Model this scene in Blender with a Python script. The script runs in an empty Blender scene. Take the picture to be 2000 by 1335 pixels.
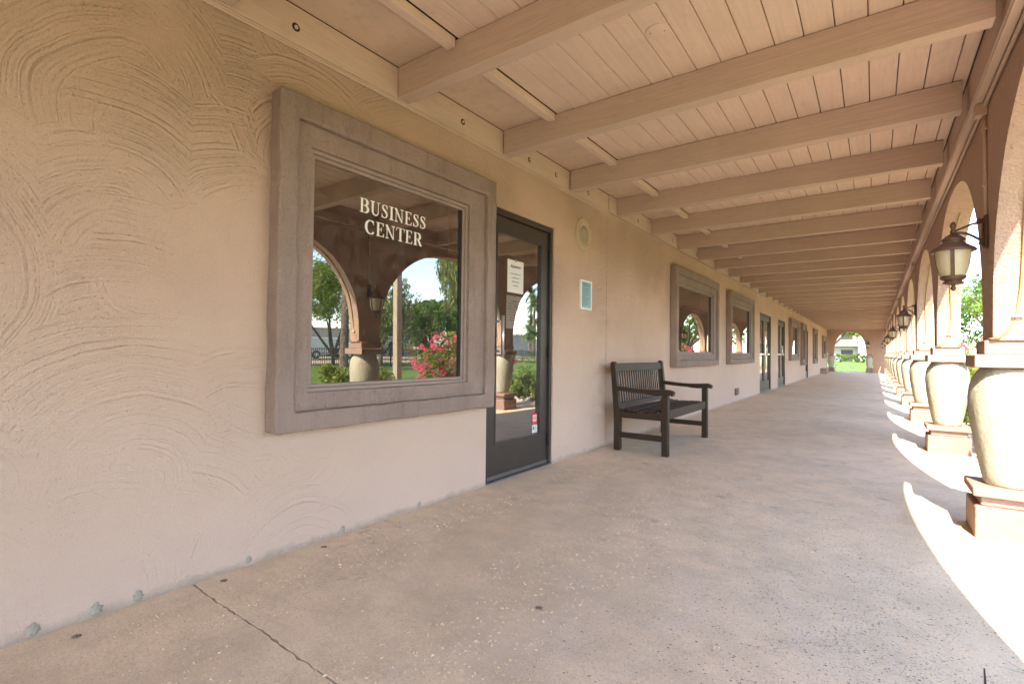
import bpy, bmesh, math, random
from mathutils import Vector, Matrix, noise
R = random.Random(7)
PI = math.pi
sc = bpy.context.scene
COL = sc.collection

# ---------------------------------------------------------------- mesh builder
class MB:
    def __init__(s): s.v = []; s.f = []; s.m = []; s.sm = []
    def add(s, vs, fs, mat=0, smooth=False):
        b = len(s.v); s.v += [tuple(v) for v in vs]
        for f in fs: s.f.append([b+i for i in f]); s.m.append(mat); s.sm.append(smooth)
    def box(s, x0, x1, y0, y1, z0, z1, mat=0):
        s.add([(x, y, z) for z in (z0, z1) for y in (y0, y1) for x in (x0, x1)],
              [(0,2,3,1),(4,5,7,6),(0,1,5,4),(2,6,7,3),(0,4,6,2),(1,3,7,5)], mat)
    def obox(s, c, ax, ay, az, mat=0):
        c, ax, ay, az = map(Vector, (c, ax, ay, az))
        s.add([c+ax*i+ay*j+az*k for k in (-1,1) for j in (-1,1) for i in (-1,1)],
              [(0,2,3,1),(4,5,7,6),(0,1,5,4),(2,6,7,3),(0,4,6,2),(1,3,7,5)], mat)
    def lathe(s, prof, c=(0,0,0), n=24, mat=0, smooth=True, cap=True, jit=0):
        vs = []; fs = []
        for j,(r, z) in enumerate(prof):
            for i in range(n):
                a = 2*PI*i/n
                rr = r*(1+(jit*noise.noise(Vector((math.cos(a)*2+c[1], math.sin(a)*2, z*4))) if jit else 0))
                vs.append((c[0]+rr*math.cos(a), c[1]+rr*math.sin(a), c[2]+z))
        for j in range(len(prof)-1):
            for i in range(n):
                k = (i+1) % n
                fs.append((j*n+i, j*n+k, (j+1)*n+k, (j+1)*n+i))
        s.add(vs, fs, mat, smooth)
        if cap:
            b = len(s.v)-len(vs)
            s.f.append([b+i for i in range(n)][::-1]); s.m.append(mat); s.sm.append(False)
            b += (len(prof)-1)*n
            s.f.append([b+i for i in range(n)]); s.m.append(mat); s.sm.append(False)
    def tube(s, pts, r, n=8, mat=0, smooth=True, cap=True):
        pts = [Vector(p) for p in pts]; rs = r if isinstance(r, (list, tuple)) else [r]*len(pts)
        vs = []; fs = []; up = None
        for i, p in enumerate(pts):
            d = (pts[min(i+1, len(pts)-1)]-pts[max(i-1, 0)]).normalized()
            if up is None:
                up = Vector((0,0,1)) if abs(d.z) < .9 else Vector((1,0,0))
            a = d.cross(up)
            if a.length < 1e-4: a = d.cross(Vector((1,0.1,0)))
            a.normalize(); b = a.cross(d).normalized(); up = b
            for k in range(n):
                t = 2*PI*k/n; vs.append(p+(a*math.cos(t)+b*math.sin(t))*rs[i])
        for i in range(len(pts)-1):
            for k in range(n):
                l = (k+1) % n; fs.append((i*n+k, i*n+l, (i+1)*n+l, (i+1)*n+k))
        s.add(vs, fs, mat, smooth)
        if cap:
            b = len(s.v)-len(vs)
            s.f.append([b+k for k in range(n)][::-1]); s.m.append(mat); s.sm.append(False)
            b += (len(pts)-1)*n
            s.f.append([b+k for k in range(n)]); s.m.append(mat); s.sm.append(False)
    def prism(s, poly, axis, a, b, mat=0):   # poly of 2D points swept along axis between a and b
        def P(u, v, w): return {'x': (w, u, v), 'y': (u, w, v), 'z': (u, v, w)}[axis]
        n = len(poly)
        vs = [P(u, v, a) for u, v in poly]+[P(u, v, b) for u, v in poly]
        s.add(vs, [tuple(range(n)), tuple(range(n, 2*n))[::-1]]+[(i, n+i, n+(i+1) % n, (i+1) % n) for i in range(n)], mat)
    def build(s, name, mats, parent=None, bevel=0, fix=True, seg=2):
        me = bpy.data.meshes.new(name); me.from_pydata(s.v, [], s.f)
        if not isinstance(mats, (list, tuple)): mats = [mats]
        for m in mats: me.materials.append(m)
        me.polygons.foreach_set('material_index', s.m)
        me.polygons.foreach_set('use_smooth', s.sm)
        if fix:
            bm = bmesh.new(); bm.from_mesh(me)
            bmesh.ops.recalc_face_normals(bm, faces=bm.faces); bm.to_mesh(me); bm.free()
        me.update()
        o = bpy.data.objects.new(name, me); COL.objects.link(o)
        if parent: o.parent = parent
        if bevel:
            b = o.modifiers.new('bevel', 'BEVEL'); b.width = bevel; b.segments = seg; b.limit_method = 'ANGLE'; b.angle_limit = math.radians(40)
        return o

def tag(o, label=None, cat=None, group=None, kind=None):
    if label: o['label'] = label
    if cat: o['category'] = cat
    if group: o['group'] = group
    if kind: o['kind'] = kind
    return o
def empty(name, loc=(0,0,0), rz=0, **k):
    o = bpy.data.objects.new(name, None); o.empty_display_size = .1; COL.objects.link(o)
    o.location = loc; o.rotation_euler = (0,0,rz)
    return tag(o, **k)
def copy_tree(o, parent=None):
    c = o.copy(); COL.objects.link(c)
    if parent: c.parent = parent
    for ch in list(o.children): copy_tree(ch, c)
    return c

# ---------------------------------------------------------------- materials
class NT:
    def __init__(s, name, rough=.8, spec=.3):
        s.m = bpy.data.materials.new(name); s.m.use_nodes = True
        s.t = s.m.node_tree; s.b = s.t.nodes['Principled BSDF']
        s.b.inputs['Roughness'].default_value = rough; s.b.inputs['Specular IOR Level'].default_value = spec
    def n(s, ty, **kw):
        nd = s.t.nodes.new(ty)
        for k, v in kw.items():
            if k.startswith('_'): setattr(nd, k[1:], v)
            else:
                nd.inputs[k.replace('__', ' ')].default_value = v
        return nd
    def l(s, a, b): s.t.links.new(a, b)
    def co(s, scale=(1,1,1), rot=(0,0,0), kind='Object'):
        tc = s.n('ShaderNodeTexCoord'); mp = s.n('ShaderNodeMapping')
        mp.inputs['Scale'].default_value = scale; mp.inputs['Rotation'].default_value = rot
        s.l(tc.outputs[kind], mp.inputs['Vector']); return mp.outputs['Vector']
    def noise(s, vec, scale, detail=4, rough=.55, dist=0):
        nd = s.n('ShaderNodeTexNoise', Scale=scale, Detail=detail, Roughness=rough, Distortion=dist)
        s.l(vec, nd.inputs['Vector']); return nd.outputs['Fac']
    def math(s, op, a, b=None, c=None, clamp=False):
        nd = s.n('ShaderNodeMath', _operation=op, _use_clamp=clamp)
        for i, x in enumerate((a, b, c)):
            if x is None: continue
            if isinstance(x, (int, float)): nd.inputs[i].default_value = x
            else: s.l(x, nd.inputs[i])
        return nd.outputs[0]
    def vmath(s, op, a, b=None):
        nd = s.n('ShaderNodeVectorMath', _operation=op)
        for i, x in enumerate((a, b)):
            if x is None: continue
            if isinstance(x, (tuple, list)): nd.inputs[i].default_value = x
            elif isinstance(x, (int, float)): nd.inputs['Scale'].default_value = x
            else: s.l(x, nd.inputs[i])
        return nd.outputs['Value'] if op in ('LENGTH', 'DISTANCE', 'DOT_PRODUCT') else nd.outputs[0]
    def ramp(s, fac, stops, interp='LINEAR'):
        nd = s.n('ShaderNodeValToRGB'); cr = nd.color_ramp; cr.interpolation = interp
        while len(cr.elements) < len(stops): cr.elements.new(.5)
        for e, (p, c) in zip(cr.elements, stops):
            e.position = p; e.color = (c if isinstance(c, (tuple, list)) else (c, c, c))+((1,) if not isinstance(c, (tuple, list)) or len(c) == 3 else ())
        s.l(fac, nd.inputs[0]); return nd.outputs[0]
    def mix(s, fac, a, b, mode='MIX'):
        nd = s.n('ShaderNodeMix', _data_type='RGBA', _blend_type=mode)
        for k, x in ((0, fac), (6, a), (7, b)):
            if isinstance(x, (int, float)): nd.inputs[k].default_value = x
            elif isinstance(x, (tuple, list)): nd.inputs[k].default_value = tuple(x)+(1,)
            else: s.l(x, nd.inputs[k])
        return nd.outputs[2]
    def bump(s, h, strength=.5, dist=.01, prev=None):
        nd = s.n('ShaderNodeBump', Strength=strength, Distance=dist); s.l(h, nd.inputs['Height'])
        if prev is not None: s.l(prev, nd.inputs['Normal'])
        return nd.outputs['Normal']
    def fin(s, col=None, nor=None, rough=None):
        if col is not None:
            if isinstance(col, (tuple, list)): s.b.inputs['Base Color'].default_value = tuple(col)+(1,)
            else: s.l(col, s.b.inputs['Base Color'])
        if nor is not None: s.l(nor, s.b.inputs['Normal'])
        if rough is not None: s.l(rough, s.b.inputs['Roughness'])
        return s.m

def mul(c, k): return tuple(min(1, x*k) for x in c)

def m_trowel():
    """hand trowelled stucco: overlapping fans of arcs in the wall's plane (y, z)"""
    T = NT('trowelled_stucco', .9, .2)
    v = T.co(kind='Object')
    sep = T.n('ShaderNodeSeparateXYZ'); T.l(v, sep.inputs[0])
    cmb = T.n('ShaderNodeCombineXYZ'); T.l(sep.outputs[1], cmb.inputs[0]); T.l(sep.outputs[2], cmb.inputs[1])
    flat = cmb.outputs[0]
    nz = T.n('ShaderNodeTexNoise', Scale=2.2, Detail=2); T.l(flat, nz.inputs['Vector'])
    w = T.vmath('SCALE', T.vmath('SUBTRACT', nz.outputs['Color'], (.5,.5,.5)), .10)
    fw = T.vmath('ADD', flat, w)
    hs = []
    for i, (sc_, off, fr) in enumerate(((1.45, (0.3,0.1,0), 430), (2.1, (5.3,2.2,0), 560))):
        p = T.vmath('ADD', fw, off)
        vo = T.n('ShaderNodeTexVoronoi', Scale=sc_, _voronoi_dimensions='2D'); T.l(p, vo.inputs['Vector'])
        vo.inputs['Randomness'].default_value = 1
        loc = T.vmath('SUBTRACT', p, vo.outputs['Position'])
        ro = T.vmath('MULTIPLY', T.vmath('ADD', vo.outputs['Color'], (-.5,.35,-.5)), (.70,.42,0))
        l2 = T.vmath('ADD', loc, ro)
        sx = T.n('ShaderNodeSeparateXYZ'); T.l(l2, sx.inputs[0])
        c2 = T.n('ShaderNodeCombineXYZ'); T.l(sx.outputs[0], c2.inputs[0]); T.l(sx.outputs[1], c2.inputs[1])
        d = T.vmath('LENGTH', c2.outputs[0])
        nd = T.n('ShaderNodeTexNoise', Scale=1, Detail=3, Roughness=.7, _noise_dimensions='1D')
        T.l(T.math('MULTIPLY_ADD', d, fr*.22, T.math('MULTIPLY', vo.outputs['Distance'], 1)), nd.inputs['W'])
        rg = nd.outputs['Fac']
        hs.append((rg, vo.outputs['Distance']))
    m1 = T.noise(flat, 1.7, 3)
    sel = T.ramp(m1, ((.46, 0.), (.54, 1.)))
    rings = T.mix(sel, hs[0][0], hs[1][0])
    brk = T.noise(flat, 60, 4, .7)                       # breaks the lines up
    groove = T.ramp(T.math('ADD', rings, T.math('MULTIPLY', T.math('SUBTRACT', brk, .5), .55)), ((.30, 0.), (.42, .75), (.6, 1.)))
    fade = T.ramp(T.noise(flat, 1.1, 4), ((.38, .15), (.6, 1.)))
    mr = T.n('ShaderNodeMapRange'); T.l(sep.outputs[2], mr.inputs['Value'])
    mr.inputs['From Min'].default_value = .9; mr.inputs['From Max'].default_value = 1.9
    mr.inputs['To Min'].default_value = .35; mr.inputs['To Max'].default_value = 1
    fade2 = T.math('MULTIPLY', fade, mr.outputs[0])
    fine = T.noise(v, 330, 3, .6); mid = T.noise(v, 90, 4, .65); big = T.noise(v, 5, 3)
    pit = T.ramp(T.noise(v, 120, 2, .5), ((.22, 0.), (.34, 1.)))
    h = T.math('ADD', T.math('MULTIPLY', T.math('MULTIPLY', groove, fade2), .9), T.math('MULTIPLY', mid, .35))
    h = T.math('ADD', h, T.math('MULTIPLY', pit, .25))
    sand = T.ramp(T.noise(v, 170, 4, .75), ((.3, 0.), (.6, 1.)))
    n1 = T.bump(big, .5, .02); n2 = T.bump(h, .95, .009, n1); n3 = T.bump(sand, .75, .004, n2)
    blot = T.noise(flat, 1.3, 5, .6)
    base = T.ramp(blot, ((.3, (.645, .45, .325)), (.55, (.695, .49, .36)), (.75, (.725, .52, .39))))
    # shade in the tool lines, painted into the colour to strengthen the bump
    groove_shade = T.math('MULTIPLY', T.math('SUBTRACT', 1., groove), T.math('MULTIPLY', fade2, .45))
    c = T.mix(groove_shade, base, (.25, .16, .10))
    c = T.mix(T.math('MULTIPLY', T.math('SUBTRACT', 1., pit), .5), c, (.24, .17, .12))  # pit shadows painted into the colour as dark specks
    c = T.mix(T.math('MULTIPLY', T.math('SUBTRACT', 1., sand), .22), c, (.30, .21, .145))  # finer dark speckle, painted shadow between the sand grains
    # grime line right at the foot of the wall
    gl = T.n('ShaderNodeMapRange'); T.l(T.math('SUBTRACT', sep.outputs[2], T.math('MULTIPLY', T.noise(flat, 9, 5, .7), .09)), gl.inputs['Value'])
    gl.inputs['From Min'].default_value = -.042; gl.inputs['From Max'].default_value = -.005
    gl.inputs['To Min'].default_value = .55; gl.inputs['To Max'].default_value = 0
    c0_ = c
    # paler, pinker tone towards the foot of the wall
    lo = T.n('ShaderNodeMapRange'); T.l(sep.outputs[2], lo.inputs['Value'])
    lo.inputs['From Min'].default_value = 0; lo.inputs['From Max'].default_value = 1.3
    lo.inputs['To Min'].default_value = .55; lo.inputs['To Max'].default_value = 0
    c = T.mix(lo.outputs[0], c, (.79, .59, .475))
    c = T.mix(gl.outputs[0], c, (.30, .24, .18))
    return T.fin(c, n3)

def m_stucco(name, col, col2=None, amt=1., scale=1., spec=.2):
    T = NT(name, .9, spec); v = T.co()
    col2 = col2 or mul(col, .86)
    c = T.mix(T.ramp(T.noise(v, 3*scale, 5, .6), ((.35, 0.), (.65, 1.))), col, col2)
    sp = T.ramp(T.noise(v, 60*scale, 4, .7), ((.28, 0.), (.42, 1.)))
    c = T.mix(T.math('MULTIPLY', T.math('SUBTRACT', 1., sp), .3), c, mul(col, .55))
    sk = T.noise(T.co((9, 9, .9)), 1.6, 5, .65)
    c = T.mix(T.ramp(sk, ((.52, 0.), (.74, .38))), c, mul(col, .52))
    n1 = T.bump(T.noise(v, 14*scale, 3, .6), .55*amt, .02)
    n2 = T.bump(T.noise(v, 75*scale, 5, .65), .8*amt, .008, n1)
    return T.fin(c, n2)

def m_wood(name, col, along='y', amt=1., rough=.75):
    T = NT(name, rough, .25)
    s = {'x': (.35, 6, 6), 'y': (6, .35, 6)}[along]
    v = T.co(s); v1 = T.co()
    g = T.noise(v, 9, 6, .6, .4); g2 = T.noise(v, 26, 4, .6)
    b = T.noise(v1, 2.2, 4)
    c = T.mix(T.ramp(g, ((.35, 0.), (.65, 1.))), mul(col, .93), mul(col, 1.04))
    c = T.mix(T.ramp(b, ((.35, .28), (.6, 0.))), c, mul(col, .78))
    kn = T.n('ShaderNodeTexVoronoi', Scale=2.6); T.l(T.co((1, 1, 1)), kn.inputs['Vector'])
    k = T.ramp(kn.outputs['Distance'], ((.018, 0.), (.035, 1.)))
    c = T.mix(T.math('MULTIPLY', T.math('SUBTRACT', 1., k), .6), c, mul(col, .35))
    ck = T.noise(T.co(tuple(q*.5 for q in s)), 14, 3, .55, .3)
    line = T.ramp(T.math('ABSOLUTE', T.math('SUBTRACT', ck, .5)), ((.0, 1.), (.006, 0.)))
    msk = T.ramp(T.noise(v1, 1.9, 3), ((.56, 0.), (.64, 1.)))
    crk = T.math('MULTIPLY', line, msk)
    c = T.mix(T.math('MULTIPLY', crk, .55), c, mul(col, .3))
    st = T.ramp(T.noise(v1, 6, 5, .75), ((.56, 0.), (.74, .35)))
    c = T.mix(st, c, mul(col, .62))
    n1 = T.bump(g, .35*amt, .008); n2 = T.bump(g2, .35*amt, .003, n1)
    return T.fin(c, n2)

def m_plain(name, col, rough=.5, metal=0, bumpamt=.15, sc_=120, spec=.5, var=.1):
    T = NT(name, rough, spec); v = T.co()
    c = T.mix(T.ramp(T.noise(v, 7, 5), ((.3, 0.), (.7, 1.))), mul(col, 1-var), mul(col, 1+var*.6))
    T.b.inputs['Metallic'].default_value = metal
    return T.fin(c, T.bump(T.noise(v, sc_, 3), bumpamt, .002))

def m_floor():
    T = NT('walkway_concrete', .72, .35); v = T.co()
    big = T.noise(v, .9, 6, .62); mid = T.noise(v, 4.5, 6, .65); fn = T.noise(v, 55, 5, .7); vf = T.noise(v, 260, 3, .6)
    st = T.noise(T.co((1.6, .5, 1)), 3.1, 6, .7, .6)
    c = T.ramp(big, ((.28, (.60, .465, .315)), (.5, (.755, .585, .40)), (.72, (.84, .63, .43))))
    c = T.mix(T.ramp(mid, ((.36, .55), (.58, 0.))), c, (.52, .41, .285))
    c = T.mix(T.ramp(st, ((.5, 0.), (.70, .6))), c, (.76, .61, .47))
    c = T.mix(T.ramp(fn, ((.3, .3), (.5, 0.))), c, (.43, .33, .25))
    gr = T.noise(v, 140, 4, .75)
    c = T.mix(T.ramp(gr, ((.34, .55), (.5, 0.))), c, (.36, .28, .20))
    c = T.mix(T.ramp(gr, ((.56, 0.), (.72, .5))), c, (.82, .68, .52))
    c = T.mix(T.ramp(T.noise(T.co((.7, 2.2, 1), (0, 0, .3)), 7, 6, .7), ((.5, 0.), (.75, .35))), c, (.45, .37, .29))
    wc = T.noise(v, 1.15, 7, .62, .5)
    wl = T.ramp(T.math('ABSOLUTE', T.math('SUBTRACT', wc, .5)), ((.0, 1.), (.0022, 0.)))
    wm = T.ramp(T.noise(v, .8, 2), ((.50, 0.), (.56, .55)))
    c = T.mix(T.math('MULTIPLY', wl, wm), c, (.22, .17, .13))
    # grey spots
    vo = T.n('ShaderNodeTexVoronoi', Scale=2.1); T.l(v, vo.inputs['Vector'])
    sp = T.ramp(vo.outputs['Distance'], ((.03, .55), (.10, 0.)))
    c = T.mix(sp, c, (.26, .23, .20))
    # pits
    sep = T.n('ShaderNodeSeparateXYZ'); T.l(T.co(), sep.inputs[0])
    xr = T.n('ShaderNodeMapRange'); T.l(sep.outputs[0], xr.inputs['Value'])
    xr.inputs['From Min'].default_value = 1.3; xr.inputs['From Max'].default_value = 2.3
    yr = T.n('ShaderNodeMapRange'); T.l(sep.outputs[1], yr.inputs['Value'])
    yr.inputs['From Min'].default_value = 5.2; yr.inputs['From Max'].default_value = 2.6
    cl = T.ramp(T.noise(v, 2.4, 3), ((.34, 0.), (.62, 1.)))
    den = T.math('MULTIPLY', T.math('MULTIPLY', xr.outputs[0], yr.outputs[0]), T.math('MULTIPLY_ADD', cl, .7, .3))
    pits = None
    for s_, th in ((78, .30), (125, .27)):
        pv = T.n('ShaderNodeTexVoronoi', Scale=s_); T.l(T.co((.75, 1.2, 1), (0, 0, .5)), pv.inputs['Vector'])
        rn = T.n('ShaderNodeSeparateColor'); T.l(pv.outputs['Color'], rn.inputs[0])
        on = T.math('LESS_THAN', rn.outputs[0], T.math('MULTIPLY', den, .95))
        p = T.math('MULTIPLY', T.math('LESS_THAN', pv.outputs['Distance'], T.math('MULTIPLY', rn.outputs[1], th)), on)
        pits = p if pits is None else T.math('MAXIMUM', pits, p)
    c = T.mix(T.math('MULTIPLY', pits, .9), c, (.035, .026, .02))
    h = T.math('ADD', T.math('MULTIPLY', fn, .5), T.math('MULTIPLY', T.math('SUBTRACT', 1., pits), 1.2))
    n1 = T.bump(mid, .35, .01); n2 = T.bump(h, .5, .004, n1); n3 = T.bump(vf, .35, .002, n2)
    return T.fin(c, n3)

def m_leaf(name, c1, c2, rough=.55, trans=.35):
    T = NT(name, rough, .3); v = T.co()
    g = T.n('ShaderNodeNewGeometry')
    c = T.mix(g.outputs['Random Per Island'], c1, c2)
    c = T.mix(T.ramp(T.noise(v, 2.5, 2), ((.4, .0), (.62, .5))), c, mul(c2, 1.25))
    T.l(c, T.b.inputs['Base Color'])
    tr = T.n('ShaderNodeBsdfTranslucent'); T.l(c, tr.inputs['Color'])
    mx = T.n('ShaderNodeMixShader'); mx.inputs[0].default_value = trans
    T.l(T.b.outputs[0], mx.inputs[1]); T.l(tr.outputs[0], mx.inputs[2])
    T.l(mx.outputs[0], T.t.nodes['Material Output'].inputs['Surface'])
    return T.m

def m_glass(name, refl, tint=(.55,.5,.42), rtint=(.95,.90,.80)):
    m = bpy.data.materials.new(name); m.use_nodes = True; t = m.node_tree; t.nodes.clear()
    o = t.nodes.new('ShaderNodeOutputMaterial'); g = t.nodes.new('ShaderNodeBsdfGlossy'); g.inputs['Roughness'].default_value = 0
    g.inputs['Color'].default_value = rtint+(1,)
    tr = t.nodes.new('ShaderNodeBsdfTransparent'); tr.inputs['Color'].default_value = tint+(1,)
    fr = t.nodes.new('ShaderNodeLayerWeight'); fr.inputs['Blend'].default_value = .35
    mr = t.nodes.new('ShaderNodeMapRange'); t.links.new(fr.outputs['Fresnel'], mr.inputs['Value'])
    mr.inputs['To Min'].default_value = refl; mr.inputs['To Max'].default_value = .98
    # old panes are never perfectly flat
    tc = t.nodes.new('ShaderNodeTexCoord'); nz = t.nodes.new('ShaderNodeTexNoise'); nz.inputs['Scale'].default_value = 1.3; nz.inputs['Detail'].default_value = 1
    bp = t.nodes.new('ShaderNodeBump'); bp.inputs['Strength'].default_value = .05; bp.inputs['Distance'].default_value = .02
    t.links.new(tc.outputs['Object'], nz.inputs['Vector']); t.links.new(nz.outputs['Fac'], bp.inputs['Height']); t.links.new(bp.outputs[0], g.inputs['Normal'])
    mx = t.nodes.new('ShaderNodeMixShader'); t.links.new(mr.outputs[0], mx.inputs[0])
    t.links.new(tr.outputs[0], mx.inputs[1]); t.links.new(g.outputs[0], mx.inputs[2]); df = t.nodes.new('ShaderNodeBsdfDiffuse'); df.inputs[0].default_value = (.55,.5,.44,1)
    n2 = t.nodes.new('ShaderNodeTexNoise'); n2.inputs['Scale'].default_value = 5; n2.inputs['Detail'].default_value = 8; n2.inputs['Roughness'].default_value = .75; n2.inputs['Distortion'].default_value = 1.5
    t.links.new(tc.outputs['Object'], n2.inputs['Vector']); r2 = t.nodes.new('ShaderNodeMapRange'); t.links.new(n2.outputs['Fac'], r2.inputs['Value'])
    r2.inputs['From Min'].default_value = .45; r2.inputs['From Max'].default_value = .8; r2.inputs['To Min'].default_value = .012; r2.inputs['To Max'].default_value = .16
    m3 = t.nodes.new('ShaderNodeMixShader'); t.links.new(r2.outputs[0], m3.inputs[0]); t.links.new(mx.outputs[0], m3.inputs[1]); t.links.new(df.outputs[0], m3.inputs[2])
    t.links.new(m3.outputs[0], o.inputs['Surface'])
    return m

def m_grass(name, c1, c2):
    T = NT(name, .9, .1); v = T.co()
    c = T.mix(T.ramp(T.noise(v, .35, 6, .7), ((.35, 0.), (.65, 1.))), c1, c2)
    c = T.mix(T.ramp(T.noise(v, 9, 5, .7), ((.35, .5), (.6, 0.))), c, mul(c1, .6))
    return T.fin(c, T.bump(T.noise(v, 40, 3), .8, .05))

M = {}
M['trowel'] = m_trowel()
M['ceil'] = m_wood('painted_ceiling_board', (.67, .51, .405), 'y', .8)
M['beam'] = m_wood('painted_beam', (.53, .395, .305), 'x', 1.3)
M['ledger'] = m_wood('painted_ledger', (.60, .445, .345), 'y', .8)
M['panel'] = m_stucco('smooth_soffit_panel', (.62, .475, .355), amt=.25)
M['pier'] = m_stucco('arcade_stucco', (.50, .355, .255), (.53, .355, .275), 1.5)
M['pink'] = m_stucco('plinth_paint', (.35, .24, .195), (.31, .21, .17), .8)
M['cap'] = m_stucco('cap_paint', (.40, .285, .225), (.36, .255, .20), .5)
M['urn'] = m_stucco('cream_urn_stucco', (.54, .515, .39), (.49, .465, .355), .8, 2.2)
M['frame'] = m_stucco('mauve_window_surround', (.285, .208, .170), (.35, .258, .212), 1.8, 1.1)
M['sash'] = m_plain('painted_sash', (.30, .22, .18), .6, 0, .4, 60)
M['black'] = m_plain('black_gap', (.012, .011, .010), .6)
M['bronze'] = m_plain('door_aluminium', (.066, .052, .043), .42, .35, .1)
M['steel'] = m_plain('brushed_steel', (.75, .74, .72), .3, .8, .1)
M['alu'] = m_plain('door_sweep_metal', (.22, .21, .20), .4, .8, .1)
M['bench'] = m_wood('dark_stained_wood', (.042, .025, .015), 'y', 1., .5)
M['dslat'] = m_wood('worn_seat_wood', (.034, .024, .018), 'y', 1.4, .5)
M['iron'] = m_plain('lamp_bronze', (.13, .072, .048), .5, .15, .6, 90, .4, .3)
M['pipe'] = m_plain('painted_conduit', (.56, .40, .29), .5, 0, .3, 40)
M['cable'] = m_plain('tan_cable', (.42, .31, .13), .45, 0, .1)
M['white'] = m_plain('white_paint', (.80, .79, .76), .5, 0, .1, 80, .4, .04)
M['paper'] = m_plain('paper', (.72, .68, .62), .8, 0, .05, 30, .2, .03)
M['ink'] = m_plain('ink', (.06, .055, .06), .6)
M['red'] = m_plain('red_sticker', (.62, .05, .05), .4)
M['green'] = m_plain('green_sticker', (.04, .30, .08), .4)
M['teal'] = m_plain('teal_notice', (.20, .36, .38), .35, 0, .1, 30)
M['navy'] = m_plain('notice_ink', (.03, .07, .12), .5)
M['cream'] = m_plain('cream_lettering', (.78, .74, .66), .6, 0, .05, 50, .3, .03)
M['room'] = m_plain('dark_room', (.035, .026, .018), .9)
M['grille'] = m_plain('speaker_grille', (.36, .30, .21), .7, 0, .8, 500)
M['spk'] = m_plain('speaker_ring', (.50, .37, .25), .7, 0, .2, 60)
M['vent'] = m_plain('brown_outlet', (.22, .14, .10), .6)
M['mortar'] = m_plain('grey_mortar', (.34, .30, .235), .95, 0, .9, 70, .1, .25)
M['plug'] = m_plain('grey_plug', (.20, .17, .14), .95, 0, .8, 60, .1)
M['floor'] = m_floor()
M['kerb'] = m_plain('kerb_concrete', (.50, .42, .34), .85, 0, .5, 40)
M['crumb'] = m_plain('pale_crumbs', (.56, .42, .27), .9, 0, .3, 200, .2, .3)
M['lawn'] = m_grass('lawn_grass', (.085, .15, .025), (.16, .22, .045))
M['road'] = m_plain('pinkish_road', (.50, .38, .30), .9, 0, .3, 10)
M['bark'] = m_plain('bark', (.13, .095, .07), .9, 0, 1., 30, .2, .35)
M['palmbark'] = m_plain('palm_bark', (.20, .155, .115), .95, 0, 1., 30, .2, .4)
M['leafA'] = m_leaf('bright_leaf', (.10, .17, .02), (.20, .28, .045))
M['leafB'] = m_leaf('deep_leaf', (.065, .125, .022), (.12, .20, .035))
M['leafC'] = m_leaf('willow_leaf', (.13, .16, .045), (.22, .26, .08))
M['leafD'] = m_leaf('shrub_leaf', (.10, .16, .022), (.22, .28, .045))
M['leafY'] = m_leaf('yellow_leaf', (.30, .28, .03), (.45, .38, .05))
M['leafO'] = m_leaf('dry_leaf', (.22, .17, .06), (.32, .25, .10))
M['frond'] = m_leaf('palm_frond', (.06, .10, .03), (.12, .17, .05))
M['bract'] = m_leaf('magenta_bract', (.62, .07, .20), (.80, .20, .26), .5, .4)
M['iron_fence'] = m_plain('dark_fence_iron', (.07, .05, .04), .5)
M['post'] = m_plain('tan_post', (.42, .34, .24), .7)
M['house'] = m_stucco('beige_house', (.50, .42, .35), amt=.3)
M['housew'] = m_stucco('white_house', (.78, .76, .73), amt=.2)
M['houseg'] = m_stucco('grey_house', (.40, .41, .43), amt=.2)
M['roof'] = m_plain('roof_tile', (.38, .20, .13), .9, 0, 1., 12, .2, .3)
M['dark'] = m_plain('dark_opening', (.05, .04, .035), .4)
M['van'] = m_plain('van_paint', (.78, .79, .80), .3, 0, 0)
M['tyre'] = m_plain('tyre', (.02, .02, .02), .9)
M['brick'] = m_plain('brick_edging', (.45, .24, .16), .9, 0, .8, 14, .2, .3)
M['glassW'] = m_glass('window_glass', .30, rtint=(.84,.80,.74))
M['glassD'] = m_glass('door_glass', .32, (.9, .88, .84), (.95, .93, .9))
def m_lampglass():
    T = NT('frosted_lamp_glass', .35, .5); v = T.co()
    c = T.mix(T.noise(v, 25, 4), (.80, .70, .44), (.88, .80, .56))
    T.l(c, T.b.inputs['Base Color'])
    tr = T.n('ShaderNodeBsdfTranslucent'); T.l(c, tr.inputs['Color']); mx = T.n('ShaderNodeMixShader'); mx.inputs[0].default_value = .45
    T.l(T.b.outputs[0], mx.inputs[1]); T.l(tr.outputs[0], mx.inputs[2]); T.l(mx.outputs[0], T.t.nodes['Material Output'].inputs['Surface'])
    return T.m
M['lampglass'] = m_lampglass()

def roughen(o, step, amp, fr):
    bm = bmesh.new(); bm.from_mesh(o.data)
    for _ in range(6):
        L = [e for e in bm.edges if e.calc_length() > step]
        if not L: break
        bmesh.ops.subdivide_edges(bm, edges=L, cuts=1, use_grid_fill=True)
    for v in bm.verts:
        p = v.co
        n_ = Vector((noise.noise(p*fr), noise.noise(p*fr+Vector((9, 2, 4))), noise.noise(p*fr+Vector((3, 7, 1)))))
        n2 = Vector((noise.noise(p*fr*4), noise.noise(p*fr*4+Vector((9, 2, 4))), noise.noise(p*fr*4+Vector((3, 7, 1)))))
        v.co = p+(n_+n2*.35)*amp
    bm.to_mesh(o.data); bm.free(); o.data.update()
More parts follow.
